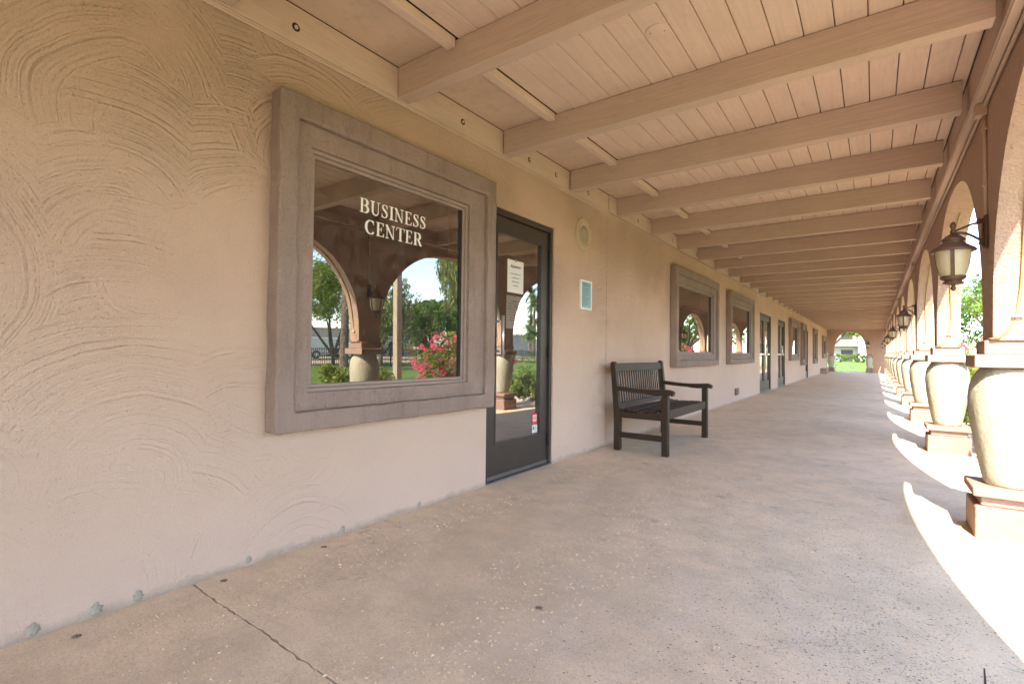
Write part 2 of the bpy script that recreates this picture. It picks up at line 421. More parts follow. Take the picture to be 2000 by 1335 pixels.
# ---------------------------------------------------------------- dimensions (metres; wall plane x=0, walkway along +y)
FS = -.0107                        # floor falls gently towards the arcade
def fz(x): return FS*x
ZB, ZC = 2.512, 2.70               # underside of beams, ceiling
XH = 2.81                          # header face
XI, XO = 2.88, 3.07                # arcade wall faces
P0, SP = 4.05, 3.118               # first pier centre, spacing
YN, YE = -9.0, 36.0
PIERS = list(range(-4, 11))
PY = [P0+SP*k for k in PIERS]

# ---------------------------------------------------------------- ground
def slab(name, y0, y1, j0, j1):
    mb = MB(); nx = 260; xs = [-.3+(3.36+.3)*i/nx for i in range(nx+1)]
    def jag(x, y, j, s):
        if not j: return y
        return y+s*(.0012+.008*abs(noise.noise(Vector((x*19, s, 3))))+.006*abs(noise.noise(Vector((x*60, s, 9)))))+.006*noise.noise(Vector((x*24, 0, 5)))+.018*noise.noise(Vector((x*1.7, 0, 1)))
    top = []; 
    for x in xs:
        a = jag(x, y0, j0, 1); b = jag(x, y1, j1, -1); z = fz(max(x, 0))
        top.append([(x, a, z), (x, b, z), (x, a, z-.15), (x, b, z-.15)])
    vs = [p for t in top for p in t]; fs = []
    for i in range(nx):
        k = 4*i
        fs += [(k, k+4, k+5, k+1), (k, k+2, k+6, k+4), (k+1, k+5, k+7, k+3)]
    n = 4*nx
    fs += [(0, 1, 3, 2), (n, n+2, n+3, n+1)]
    mb.add(vs, fs)
    return tag(mb.build(name, M['floor'], bevel=.0012, seg=1), kind='structure')
slab('floor', YN, .935, False, True)
slab('floor', .935, YE+1.2, True, False)
mb = MB(); mb.box(-1, 3.34, YN, YE+1.1, -.30, -.175); tag(mb.build('floor_base', M['black']), kind='structure')
# lawn: rises beyond the fence, falls away gently at the far end
mb = MB()
xs = [-400, -150, -60, -20, -1.2, 3.6, 6, 10, 16, 22, 27, 29, 32, 34, 38, 60, 120, 400]; ys = [-400, -120, -40, -9, -2, 5, 12, 20, 28, 37.2, 45, 60, 80, 120, 200, 400]
def gz(x, y):
    t = min(1, max(0, (x-28)/5)); return -.16+.36*t*t*(3-2*t)
vs = [(x, y, gz(x, y)) for y in ys for x in xs]; nx = len(xs)
fs = [(j*nx+i, j*nx+i+1, (j+1)*nx+i+1, (j+1)*nx+i) for j in range(len(ys)-1) for i in range(nx-1)
      if not (xs[i+1] <= 3.6 and xs[i] >= -1.2 and ys[j+1] <= 37.3 and ys[j] >= -9)]
mb.add(vs, fs); tag(mb.build('lawn', M['lawn'], fix=False), kind='structure')
mb = MB(); mb.box(3.364, 3.50, YN, YE+1, -.3, -.075); mb.box(3.5, 3.62, YN, YE+1, -.3, -.15)
tag(mb.build('kerb', M['kerb'], bevel=.01), kind='structure')
mb = MB(); mb.add([(33.2, -60, .215), (41, -60, .215), (41, 160, .215), (33.2, 160, .215)], [(0,1,2,3)]); tag(mb.build('road', M['road'], fix=False), kind='structure')
mb = MB(); mb.add([(29.6, -60, -.045), (31.4, -60, .126), (31.4, 160, .126), (29.6, 160, -.045)], [(0,1,2,3)]); tag(mb.build('pavement', M['road'], fix=False), kind='structure')
mb = MB(); mb.add([(3.62, -30, -.150), (5.4, -30, -.150), (5.4, 37, -.150), (3.62, 37, -.150)], [(0,1,2,3)]); tag(mb.build('bounce_strip', M['road'], fix=False), kind='structure')  # tan ground strip added to bounce warm light into the walkway
mb = MB(); mb.add([(2.606, 2.10, -.0272), (2.613, 2.10, -.0272), (2.630, 2.272, -.0275), (2.626, 2.272, -.0275)], [(0,1,2,3)]); tag(mb.build('floor_joint', M['black'], fix=False), kind='structure')
# crumbs of mortar and grit lying on the walkway
mb = MB(); cr = random.Random(3); cnt = 0
while cnt < 4200:
    x = cr.uniform(.15, 2.75); y = .55+4.6*cr.random()**1.5
    d = noise.noise(Vector((x*2.1, y*1.7, 5)))*.9+noise.noise(Vector((x*7, y*7, 2)))*.5+.36-.15*abs(x-1.35)
    if x > 2.2: d -= .35*(x-2.2)
    if cr.random()*.9 > d: continue
    s = cr.uniform(.0012, .0040)*(1.5 if cr.random() < .08 else 1); z = fz(x)
    a = cr.uniform(0, PI); e = cr.uniform(1, 2.0)
    ca, sa = math.cos(a), math.sin(a)
    def q(u, v, w): return (x+(u*e*ca-v*sa)*s, y+(u*e*sa+v*ca)*s, z+w*s)
    mb.add([q(-1,-.6,0), q(.2,-1,0), q(1,0,0), q(.5,.9,0), q(-.6,.8,0), q(-.4,-.3,1.1), q(.5,-.2,.9), q(.1,.5,1.0)],
           [(0,1,6,5),(1,2,6),(2,3,7,6),(3,4,7),(4,0,5,7),(5,6,7)])
    cnt += 1
tag(mb.build('grit', M['crumb']), label='pale crumbs of mortar grit scattered on the concrete walkway', cat='grit', kind='stuff')

# ---------------------------------------------------------------- clubhouse wall with windows and doors
bld = empty('clubhouse', (0, 0, 0), label='long tan stucco clubhouse wall with mauve framed windows and dark glass doors', cat='building')
# surround outer Y0,Y1,z0,z1 ; inset of step (left,right,bottom,top) ; inset of opening
WIN = [(1.225, 2.872, .597, 2.235), (7.0, 9.37, .80, 2.25), (10.30, 12.64, .80, 2.24), (19.04, 21.22, .80, 2.24), (22.34, 23.72, .585, 2.24), (27.12, 28.6, .585, 2.24), (32.18, 34.3, .82, 2.06)]
DOOR = [(2.896, 3.84, 2.11, 1), (13.85, 15.54, 2.06, 2), (16.73, 18.26, 2.06, 2), (24.2, 25.2, 2.05, 1)]
ops = []
for (a, b, z0, z1) in WIN: ops.append((a+.15, b-.2, z0+.15, z1-.18))
for (a, b, z1, n) in DOOR: ops.append((a, b, -.2, z1))
yb = sorted(set([YN, YE]+[o[0] for o in ops]+[o[1] for o in ops])); zb = sorted(set([-.2, 2.72]+[o[2] for o in ops]+[o[3] for o in ops]))
mb = MB()
def solid(i, j):
    if i < 0 or j < 0 or i >= len(yb)-1 or j >= len(zb)-1: return False
    yc = (yb[i]+yb[i+1])/2; zc = (zb[j]+zb[j+1])/2
    return not any(o[0] < yc < o[1] and o[2] < zc < o[3] for o in ops)
TH = -.2
for i in range(len(yb)-1):
    for j in range(len(zb)-1):
        if not solid(i, j): continue
        a, b, c, d = yb[i], yb[i+1], zb[j], zb[j+1]
        mb.add([(0,a,c),(0,b,c),(0,b,d),(0,a,d)], [(0,1,2,3)])
        mb.add([(TH,a,c),(TH,b,c),(TH,b,d),(TH,a,d)], [(3,2,1,0)])
        if not solid(i-1, j): mb.add([(0,a,c),(0,a,d),(TH,a,d),(TH,a,c)], [(0,1,2,3)])
        if not solid(i+1, j): mb.add([(0,b,c),(TH,b,c),(TH,b,d),(0,b,d)], [(0,1,2,3)])
        if not solid(i, j-1): mb.add([(0,a,c),(TH,a,c),(TH,b,c),(0,b,c)], [(0,1,2,3)])
        if not solid(i, j+1): mb.add([(0,a,d),(0,b,d),(TH,b,d),(TH,a,d)], [(0,1,2,3)])
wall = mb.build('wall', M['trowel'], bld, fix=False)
# expansion joint bead and the plaster lip under the ledger
mb = MB(); mb.box(.0005, .0015, 4.9305, 4.9325, .02, ZB-.02); mb.build('control_joint', M['vent'], bld)
mb = MB()
yy = YN
mb.box(.003, .012, YN, 4.93, 2.488, 2.500); mb.box(.003, .017, YN, 4.93, 2.500, ZB-.003); mb.box(.003, .014, 4.935, YE-.05, 2.496, ZB-.003)
mb.build('plaster_lip', M['ledger'], bld, bevel=.003)
# rooms behind the glass
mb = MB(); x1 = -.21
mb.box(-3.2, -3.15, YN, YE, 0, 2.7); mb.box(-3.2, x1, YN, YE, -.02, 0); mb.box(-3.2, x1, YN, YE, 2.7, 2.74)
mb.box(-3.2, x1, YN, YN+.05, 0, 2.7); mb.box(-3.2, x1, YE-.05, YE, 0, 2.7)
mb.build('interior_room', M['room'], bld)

def ring(mb, y0, y1, z0, z1, i, xa, xb, mat=0):   # picture-frame ring, i=(left,right,bottom,top) widths
    l, r, b, t = i
    O = [(y0, z0), (y1, z0), (y1, z1), (y0, z1)]; I = [(y0+l, z0+b), (y1-r, z0+b), (y1-r, z1-t), (y0+l, z1-t)]
    vs = [(x, p[0], p[1]) for x in (xa, xb) for p in O+I]
    fs = []
    for k in range(4):
        n = (k+1) % 4
        fs += [(8+k, 8+n, 12+n, 12+k), (k, 4+k, 4+n, n), (k, n, 8+n, 8+k), (4+k, 12+k, 12+n, 4+n)]
    mb.add(vs, fs, mat)
def window(y0, y1, z0, z1, name='window'):
    w = MB(); st = (.098, .1, .098, .118)
    ring(w, y0, y1, z0, z1, st, -.0, .100)
    a, b, c, d = y0+.098, y1-.1, z0+.098, z1-.118
    # outer band slightly uneven by hand: subdivide for rounded plaster corners
    fr = w.build(name, M['frame'], bld, bevel=.014, seg=3); roughen(fr, .09, .006, 7)
    s = MB(); ring(s, a+.001, b-.001, c+.001, d-.001, (.078, .165, .088, .108), -.0, .070); q_ = s.build('inner_surround', M['frame'], fr, bevel=.010, seg=3); roughen(q_, .09, .003, 7)
    a, b, c, d = a+.079, b-.166, c+.089, d-.109
    s = MB(); ring(s, a, b, c, d, (.02, .02, .02, .02), -.01, .050); ring(s, a+.0205, b-.0205, c+.0205, d-.0205, (.018, .018, .018, .018), -.01, .036)
    s.build('sash', M['sash'], fr, bevel=.003)
    s = MB(); s.box(.002, .030, b-.058, b-.0395, c+.04, d-.04); s.build('frame_reflection', M['black'], fr)  # black strip painted in for the frame return's reflection in the glass
    s = MB(); s.add([(.020, a+.036, c+.036), (.020, b-.036, c+.036), (.020, b-.036, d-.036), (.020, a+.036, d-.036)], [(0,1,2,3)]); s.build('glass', M['glassW'], fr, fix=False)
    return fr
w1 = window(*WIN[0]); tag(w1, label='large window lettered BUSINESS CENTER, nearest the camera')
for k, w in enumerate(WIN[1:]): window(*w)

# serif lettering on the first pane
def glyph_pts(ch):
    """strokes as quads/ribbons in a unit box (height 1): list of polygons"""
    st, th, sf = .155, .07, .06   # stem, thin, serif thickness
    P = []
    def rect(x0, x1, y0, y1): P.append([(x0, y0), (x1, y0), (x1, y1), (x0, y1)])
    def serif(xc, y, w=.30): rect(xc-w/2, xc+w/2, y, y+sf) if y < .5 else rect(xc-w/2, xc+w/2, y-sf, y)
    def rib(pts, ws):
        n = len(pts); L = []; Rr = []
        for i, (x, y) in enumerate(pts):
            x2, y2 = pts[min(i+1, n-1)]; x1, y1 = pts[max(i-1, 0)]
            dx, dy = x2-x1, y2-y1; l = math.hypot(dx, dy) or 1
            nx_, ny_ = -dy/l, dx/l; w = ws[i]/2
            L.append((x+nx_*w, y+ny_*w)); Rr.append((x-nx_*w, y-ny_*w))
        for i in range(n-1): P.append([L[i], L[i+1], Rr[i+1], Rr[i]])
    def arc(cx, cy, rx, ry, a0, a1, n=14, heavy=0., wmin=.07, wmax=.18):
        pts = []; ws = []
        for i in range(n+1):
            a = math.radians(a0+(a1-a0)*i/n); pts.append((cx+rx*math.cos(a), cy+ry*math.sin(a)))
            ws.append(wmin+(wmax-wmin)*abs(math.cos(a-heavy))**1.5)
        rib(pts, ws)
    W = .7
    if ch == 'I': W = .36; rect(.10, .26, 0, 1); serif(.18, 0, .36); serif(.18, 1, .36)
    elif ch == 'E':
        W = .66; rect(.08, .235, 0, 1); rect(0, .58, 0, .05); rect(0, .56, .95, 1); rect(.2, .42, .485, .535)
        P.append([(.50, 0), (.60, 0), (.62, .24), (.585, .24)]); P.append([(.50, 1), (.58, 1), (.58, .78), (.545, .78)]); rect(.39, .43, .37, .65)
    elif ch == 'N':
        W = .82; rect(.10, .155, 0, 1); rect(.62, .675, 0, 1); serif(.13, 0, .26); serif(.64, 1, .28); P.append([(0, 1), (.18, 1), (.68, 0), (.60, 0), (.0, .96)])
    elif ch == 'T':
        W = .70; rect(.27, .43, 0, 1); serif(.35, 0, .34); rect(.0, .70, .95, 1); P.append([(0, 1), (.06, 1), (.035, .74), (0, .74)]); P.append([(.64, 1), (.70, 1), (.70, .74), (.665, .74)])
    elif ch == 'U':
        W = .80; rect(.10, .255, .32, 1); rect(.61, .66, .32, 1); serif(.18, 1, .34); serif(.635, 1, .26)
        pts = []; ws = []
        for i in range(13):
            a = PI+PI*i/12; pts.append((.408+.231*math.cos(a), .32+.29*math.sin(a))); ws.append(.155-.105*i/12)
        rib(pts, ws)
    elif ch == 'B':
        W = .72; rect(.08, .235, 0, 1); rect(0, .40, 0, .05); rect(0, .38, .95, 1); rect(.2, .40, .49, .535)
        arc(.37, .745, .20, .232, -90, 90); arc(.39, .268, .235, .243, -90, 90)
    elif ch == 'R':
        W = .78; rect(.08, .235, 0, 1); serif(.16, 0, .32); rect(0, .38, .95, 1); rect(.2, .40, .46, .505)
        arc(.37, .73, .215, .247, -90, 90); P.append([(.33, .48), (.50, .48), (.76, .0), (.57, .0)]); rect(.66, .80, 0, .04)
    elif ch == 'C':
        W = .76; arc(.40, .5, .33, .475, 48, 318, 24); P.append([(.60, .99), (.655, .99), (.665, .68), (.63, .68)])
    elif ch == 'S':
        W = .58; pts = []; ws = []
        C = [(.46,.74),(.44,.86),(.36,.945),(.26,.965),(.15,.92),(.10,.80),(.14,.68),(.25,.58),(.37,.47),(.45,.35),(.46,.22),(.39,.09),(.27,.035),(.15,.06),(.07,.15),(.05,.28)]
        Wd = [.04,.05,.055,.055,.08,.12,.15,.165,.165,.15,.12,.08,.055,.055,.05,.04]
        rib(C, Wd); rect(.45, .49, .70, .99); rect(.03, .07, .01, .30)
    return P, W
def lettering(txt, ya, yb_, za, h, x, parent):
    gs = []; cx = 0
    for ch in txt: P, W = glyph_pts(ch); gs.append((P, cx)); cx += W+.085
    tot = cx-.085; k = (yb_-ya)/tot; mb = MB(); e = 0
    for P, c0 in gs:
        for poly in P:
            e += 1; t = .0010+.00002*(e % 37)
            mb.prism([(ya+(c0+u)*k, za+v*h) for u, v in poly], 'x', x, x+t)
    return mb.build('lettering', M['cream'], parent)
lettering('BUSINESS', 1.727, 2.232, 1.768, .080, .0215, w1)
lettering('CENTER', 1.765, 2.20, 1.655, .080, .0215, w1)

# doors
def door(y0, y1, zt, n, lab=None):
    fr = MB(); f = .035
    fr.box(-.10, -.012, y0+.001, y0+f, 0, zt-.001); fr.box(-.10, -.012, y1-f, y1-.001, 0, zt-.001); fr.box(-.10, -.012, y0+f, y1-f, zt-f-.01, zt-.001)
    dr = fr.build('door', M['bronze'], bld, bevel=.003)
    if lab: dr['label'] = lab
    w = (y1-y0-2*f-.006)/n
    for i in range(n):
        a = y0+f+.003+i*w; b = a+w-.004; t = zt-f-.014
        L = MB(); xa, xb = -.085, -.035
        sw = .105; L.box(xa, xb, a, a+sw, .012, t); L.box(xa, xb, b-sw, b, .012, t); L.box(xa, xb-.001, a+sw, b-sw, .012, .275); L.box(xa, xb-.001, a+sw, b-sw, t-.115, t)
        leaf = L.build('door_leaf', M['bronze'], dr, bevel=.003)
        B = MB(); g0, g1, h0, h1 = a+sw, b-sw, .275, t-.115
        ring(B, g0, g1, h0, h1, (.014,)*4, -.075, -.030); B.build('glazing_bead', M['bronze'], dr, bevel=.002)
        G = MB(); G.add([(-.051, g0+.005, h0+.005), (-.051, g1-.005, h0+.005), (-.051, g1-.005, h1-.005), (-.051, g0+.005, h1-.005)], [(0,1,2,3)]); G.build('glass', M['glassD'], dr, fix=False)
        S = MB(); S.box(-.0345, -.022, a+.01, b-.01, .014, .045); S.build('door_sweep', M['alu'], dr, bevel=.002)
        hy = (a+.062 if i == 0 and n == 1 else (b-.055 if i == 0 else a+.055))
        if n == 1: hy = a+.125
        H = MB(); H.tube([(.022, hy, .955), (.022, hy, 1.275)], .0125, 12)
        for z in (1.0, 1.23): H.tube([(-.036, hy-.02, z), (.022, hy, z)], .007, 8)
        H.build('pull_handle', M['steel'], dr)
        hs = b+.006 if (i == n-1) else a-.006
        for z in (.22, 1.0, 1.85):
            K = MB(); K.tube([(-.022, hs, z-.055), (-.022, hs, z+.055)], .011, 8); K.build('hinge', M['black'], dr)
        if n == 2:
            K = MB(); K.box(-.032, -.02, a+.03, b-.03, .98, 1.02); K.build('push_bar', M['steel'], dr, bevel=.003)
    T = MB(); T.box(-.12, -.004, y0+.002, y1-.002, -.005, .010); T.build('threshold', M['alu'], dr, bevel=.002)
    return dr
door(*DOOR[0], lab='single glass door beside the business window')
for d in DOOR[1:3]: door(*d)
door(*DOOR[3])

# things on the wall and on the door
def text_obj(s, size, y, z, x, mat, parent, name='lettering'):
    cu = bpy.data.curves.new(name, 'FONT'); cu.body = s; cu.size = size; cu.align_x = 'CENTER'; cu.extrude = .0002
    t = bpy.data.objects.new('tmp', cu); COL.objects.link(t)
    dg = bpy.context.evaluated_depsgraph_get(); dg.update()
    me = bpy.data.meshes.new_from_object(t.evaluated_get(dg)); bpy.data.objects.remove(t)
    me.transform(Matrix(((0,0,1,x),(1,0,0,y),(0,1,0,z),(0,0,0,1))))
    me.materials.clear(); me.materials.append(mat)
    o = bpy.data.objects.new(name, me); COL.objects.link(o); o.parent = parent; return o
def bars(mb, yc, zs, wmax, x, h=.006, seed=1, left=None):
    r = random.Random(seed)
    for z, wd in zs:
        y = (yc-wd/2) if left is None else left
        end = y+wd
        while y < end-.004:
            l = min(r.uniform(.010, .028), end-y); mb.box(x, x+.0005, y, y+l, z, z+h*r.uniform(.7, 1)); y += l+.006
# papers behind the door glass
def paper(y0, y1, z0, z1, title, label, seed):
    p = MB(); x = -.0485 if title else -.056
    n = 6
    p.add([(x-.002*math.sin(i/n*PI), y0+(y1-y0)*i/n, z) for i in range(n+1) for z in (z0, z1)], [(2*i, 2*i+2, 2*i+3, 2*i+1) for i in range(n)])
    o = p.build('paper_notice', M['paper'], fix=False); tag(o, label, 'paper notice', 'notices taped inside the door glass')
    yc = (y0+y1)/2
    if title: text_obj(title, .036, yc, z1-.062, x+.0006, M['ink'], o, 'title')
    b = MB(); bars(b, yc, [(z1-.115-i*.032, w_) for i, w_ in enumerate((.15, .11, .10, .07))] if title else [(z1-.05-i*.022, w_) for i, w_ in enumerate((.10, .17, .16, .17, .15, .17, .12, .16))], 0, x+.0004, .007, seed)
    b.build('text_lines', M['ink'], o)
    t = MB(); t.box(x+.0008, x+.0016, yc-.012, yc+.012, z1-.012, z1+.008); t.build('tape', M['mortar'], o)
paper(3.205, 3.43, 1.478, 1.745, 'Attention', 'white paper headed Attention, upper sheet on the glass door', 4)
paper(3.205, 3.43, 1.185, 1.455, None, 'faint white paper below the Attention notice on the glass door', 5)
s = MB(); s.box(-.0499, -.0490, 3.586, 3.664, .372, .468)
st = s.build('no_smoking_sticker', M['red']); tag(st, 'red no smoking sticker low on the glass door', 'sticker')
s = MB(); s.box(-.0489, -.0485, 3.597, 3.653, .395, .452); s.build('white_square', M['paper'], st)
s = MB()
for i in range(20):
    a, b = 2*PI*i/20, 2*PI*(i+1)/20
    s.prism([(3.625+.022*math.cos(a), .4235+.022*math.sin(a)), (3.625+.022*math.cos(b), .4235+.022*math.sin(b)), (3.625+.0165*math.cos(b), .4235+.0165*math.sin(b)), (3.625+.0165*math.cos(a), .4235+.0165*math.sin(a))], 'x', -.0484, -.0480)
s.prism([(3.610, .436), (3.613, .439), (3.640, .411), (3.637, .408)], 'x', -.0484, -.0478); s.build('prohibition_ring', M['red'], st)
s = MB(); s.box(-.0484, -.0481, 3.610, 3.640, .421, .426); s.build('cigarette', M['ink'], st)
s = MB(); s.box(-.0499, -.0491, 3.588, 3.666, .298, .366); st = s.build('white_sticker', M['paper']); tag(st, 'white sticker with green square just below the no smoking sticker', 'sticker')
s = MB(); s.box(-.0490, -.0486, 3.594, 3.620, .325, .352); s.build('green_square', M['green'], st)
s = MB(); bars(s, 0, [(.345, .03), (.335, .03), (.325, .026), (.310, .06)], 0, -.0490, .005, 3, 3.626); s.build('text_lines', M['green'], st)
# notice sign on the stucco
s = MB(); ring(s, 4.318, 4.549, 1.422, 1.712, (.016,)*4, .004, .022)
sg = s.build('notice_sign', M['white']); tag(sg, 'small teal notice in a white frame on the stucco wall right of the door', 'sign')
s = MB(); s.box(.004, .017, 4.3335, 4.5335, 1.4375, 1.6965); s.build('panel', M['teal'], sg)
s = MB(); bars(s, 0, [(1.672, .10), (1.655, .13)], 0, .0172, .010, 8, 4.37)
bars(s, 0, [(1.632-i*.0165, w_) for i, w_ in enumerate((.15, .13, .16, .12, .15, .09, .16, .14, .11, .15, .10))], 0, .0172, .006, 9, 4.352); s.build('text_lines', M['navy'], sg)
# speaker
s = MB(); n = 40
prof = [(.168, 0), (.165, .008), (.150, .011), (.084, .009), (.082, .004)]
s.lathe(prof, n=n, cap=False)
sp = s.build('wall_speaker', M['spk']); sp.data.transform(Matrix(((0,0,1,.002),(1,0,0,4.40),(0,1,0,2.170),(0,0,0,1)))); tag(sp, 'round flush speaker cover high on the stucco wall right of the door', 'speaker')
s = MB(); s.lathe([(.0825, 0), (.0825, .0065), (.04, .0075), (.0005, .008)], n=n); g = s.build('grille', M['grille'], sp); g.data.transform(Matrix(((0,0,1,.002),(1,0,0,4.40),(0,1,0,2.170),(0,0,0,1))))
for a in (40, 130, 220, 310):
    s = MB(); s.lathe([(.005, .0095), (.005, .0125), (.002, .0135)], (.125*math.cos(math.radians(a)), .125*math.sin(math.radians(a)), 0), 8)
    g = s.build('screw', M['vent'], sp); g.data.transform(Matrix(((0,0,1,.002),(1,0,0,4.40),(0,1,0,2.170),(0,0,0,1))))
# outlet box
s = MB(); s.box(.001, .035, 11.05, 11.30, .145, .285); o = s.build('outlet_box', M['vent'], bevel=.006); tag(o, 'small brown outlet cover low on the wall under the third window', 'outlet')
s = MB(); s.box(.036, .042, 11.07, 11.28, .16, .27); s.build('cover', M['vent'], o, bevel=.003)
# tan box at the far end against the wall
s = MB(); s.box(.01, .30, 31.1, 32.6, -.01, .24); s.box(0.005, .32, 31.05, 32.65, .2401, .27); o = s.build('utility_box', M['cap'], bevel=.008); tag(o, 'low tan box against the wall at the far end of the walkway', 'box')
# mortar patches and drill plugs
def blob(name, c, axis, r, mat, label, group, seed, cat):
    rr = random.Random(seed); n = 26; pts = []
    for i in range(n):
        a = 2*PI*i/n; q_ = r*(.95+.45*noise.noise(Vector((math.cos(a)*2.2+seed, math.sin(a)*2.2, 0)))+rr.uniform(-.10, .10))
        pts.append((math.cos(a)*q_, math.sin(a)*q_*(1.15 if axis == 'x' else .9)))
    m_ = MB(); t = .004 if axis == 'x' else .0015
    vs = []
    for k, (s_, h_) in enumerate(((1, 0), (.85, t), (.4, t*1.5))):
        for (u, v) in pts:
            vs.append((h_, u*s_, v*s_) if axis == 'x' else (u*s_, v*s_, h_))
    fs = [(k*n+i, k*n+(i+1) % n, (k+1)*n+(i+1) % n, (k+1)*n+i) for k in range(2) for i in range(n)]+[tuple(2*n+i for i in range(n))]
    m_.add(vs, fs, 0, True)
    o = m_.build(name, mat); o.location = c; tag(o, label, cat, group)
for i, (y, l) in enumerate(((.435, 'grey mortar patch on the wall base at the picture\'s lower left edge'), (.608, 'grey mortar patch at the wall base, second from the left edge'), (.738, 'grey mortar patch at the wall base, third from the left edge'), (1.165, 'grey mortar patch at the wall base just right of the floor crack'), (1.668, 'small grey mortar patch at the wall base below the big window'), (2.23, 'smallest grey mortar patch at the wall base, nearest the glass door'))):
    blob('mortar_patch', (.001, y, .028), 'x', (.020, .021, .018, .014, .013, .012)[i], M['mortar'], l, 'mortar patches along the wall base', i*3+1, 'mortar patch')
for i, (x, y, l) in enumerate(((.068, 1.027, 'grey floor plug close to the wall just beyond the crack'), (.103, .53, 'grey floor plug near the wall at the left corner'), (.078, 1.504, 'grey floor plug near the wall under the big window'), (.86, .74, 'grey floor plug in the near slab below the crack'), (1.26, 1.68, 'grey floor plug out in the middle of the walkway'))):
    blob('floor_plug', (x, y, fz(x)+.0006), 'z', .016, M['plug'], l, 'drill plugs in the walkway', i*5+2, 'floor plug')

# ---------------------------------------------------------------- roof over the walkway
rf = empty('walkway_roof', (0, 0, ZB), label='timber walkway roof of painted beams and boards running to the far arch', cat='roof')
def rp(mb, name, mat, parent=None, **k):
    o = mb.build(name, mat, parent or rf, **k)
    if parent is None: o.location = (0, 0, -ZB)
    return o
# ledger, two lengths with a step at the joint, bolt holes
mb = MB(); mb.box(.0, .020, YN, 4.925, ZB, ZC-.002); mb.box(.0, .030, 4.932, YE-.02, ZB+.004, ZC-.002); rp(mb, 'ledger_board', M['ledger'], bevel=.003)
mb = MB(); bt = MB()
ybolt = [1.333, 2.572, 3.40, 3.829, 4.456, 5.737, 7.0, 8.2, 9.5]
for i, y in enumerate(ybolt):
    x = .0205 if y < 4.93 else .0305; z = 2.592
    m_ = [(0,0,1,x),(1,0,0,y),(0,1,0,z)]
    n = 18; mb = MB(); bt = MB()
    def T_(r, h, dy=0): return [(x+h, y+dy+r*math.cos(2*PI*k/n), z+r*math.sin(2*PI*k/n)) for k in range(n)]
    mb.add(T_(.021, .0004)+T_(.0175, .0014), [(k, (k+1) % n, n+(k+1) % n, n+k) for k in range(n)])
    mb.add(T_(.0195, .0012), [tuple(range(n))])
    bt.add(T_(.0105, .0014)+T_(.009, .006), [(k, (k+1) % n, n+(k+1) % n, n+k) for k in range(n)]+[tuple(n+k for k in range(n))])
    rp(mb, 'bolt_hole', M['black']); rp(bt, 'bolt_head', M['ledger'])
# soffit panel next to the wall
mb = MB(); mb.box(.0225, .438, YN, 4.929, ZC+.001, ZC+.018); mb.box(.0325, .438, 4.93, YE-.02, ZC+.001, ZC+.018); rp(mb, 'soffit_panel', M['panel'])
mb = MB(); mb.box(.0, .0223, YN, 4.928, ZC+.003, ZC+.018); mb.box(.0, .0323, 4.93, YE-.02, ZC+.003, ZC+.018); rp(mb, 'shadow_gap', M['black'])
# tongue and groove boards along y
mb = MB(); x = .500; gp = random.Random(5); bw = .1395
while x < 2.80:
    x2 = min(x+bw, 2.805); g = .0022
    zz = ZC+gp.uniform(0, .0015)
    ys_ = [YN]+[YN+1.2+gp.uniform(0, 1)+3.7*k for k in range(12)]+[YE-.02]
    mb.box(x+g, x2-g, YN, YE-.02, zz, ZC+.018)
    x = x2
rp(mb, 'ceiling_board', M['ceil'], bevel=.0035, seg=1)
mb = MB(); mb.box(.44, 2.81, YN, YE-.02, ZC+.0185, ZC+.022); rp(mb, 'board_backing', M['black'])
mb = MB(); mb.box(-.6, 3.12, YN-.3, YE+.3, ZC+.03, ZC+.14); rp(mb, 'roof_deck', M['roof'])
# beams
Y0B, SB = 1.979, 1.0466
kmin, kmax = -10, 32
BT = .092
bp = None
def beam_mesh(seed):
    m_ = MB(); rr = random.Random(seed); n = 26
    xs_ = [.031+(XH-.032-.031)*i/n for i in range(n+1)]
    vs = []
    for x in xs_:
        dz = .0022*noise.noise(Vector((x*2.3, seed, 0))); dy = .0025*noise.noise(Vector((x*1.7, seed, 7)))
        vs += [(x, dy, ZB+dz), (x, BT+dy, ZB+dz*.7), (x, BT+dy, ZC-.001), (x, dy, ZC-.001)]
    fs = []
    for i in range(n):
        a = 4*i
        for k in range(4): fs.append((a+k, a+(k+1) % 4, a+4+(k+1) % 4, a+4+k))
    fs += [(0,1,2,3), (4*n+3, 4*n+2, 4*n+1, 4*n)]
    m_.add(vs, fs); return m_
for k in range(kmin, kmax+1):
    y = Y0B+SB*k
    if y > YE-.3: break
    o = beam_mesh(k % 7+1).build('beam', M['beam'], rf, bevel=.005); o.location = (0, y, -ZB)
    if k == 0: o.data.transform(Matrix.Translation((-.008, 0, 0)))
    o.data.transform(Matrix.Translation((0, R.uniform(-.006, .006), R.uniform(-.002, .002))))
# short nailing battens between the beams
for k in range(kmin, kmax):
    a = Y0B+SB*k+BT+.004; b = Y0B+SB*(k+1)-.004
    if b > YE-.4: break
    mb = MB(); mb.box(.440, .498, a, b, ZC-.052, ZC-.0005)
    rp(mb, 'batten', M['ceil'], bevel=.004)
# arcade header
mb = MB(); mb.box(XH, XI-.001, YN, YE-.02, ZB-.001, ZC+.015); rp(mb, 'header_beam', M['beam'], bevel=.006)
mb = MB(); mb.box(XH+.006, XH+.05, YN, YE-.02, ZB-.013, ZB-.0015); rp(mb, 'header_trim', M['ledger'], bevel=.004)
mb = MB(); nr = random.Random(12)
for k in range(kmin, 14):
    y = Y0B+SB*k
    for i in range(16):
        if nr.random() < .45: mb.lathe([(.0035, -.0012), (.0035, 0)], (.57+i*bw+nr.uniform(-.02, .02), y+BT+nr.uniform(.02, .045), ZC-.0002), 6)
tag(rp(mb, 'nail_heads', M['vent']), kind='stuff')
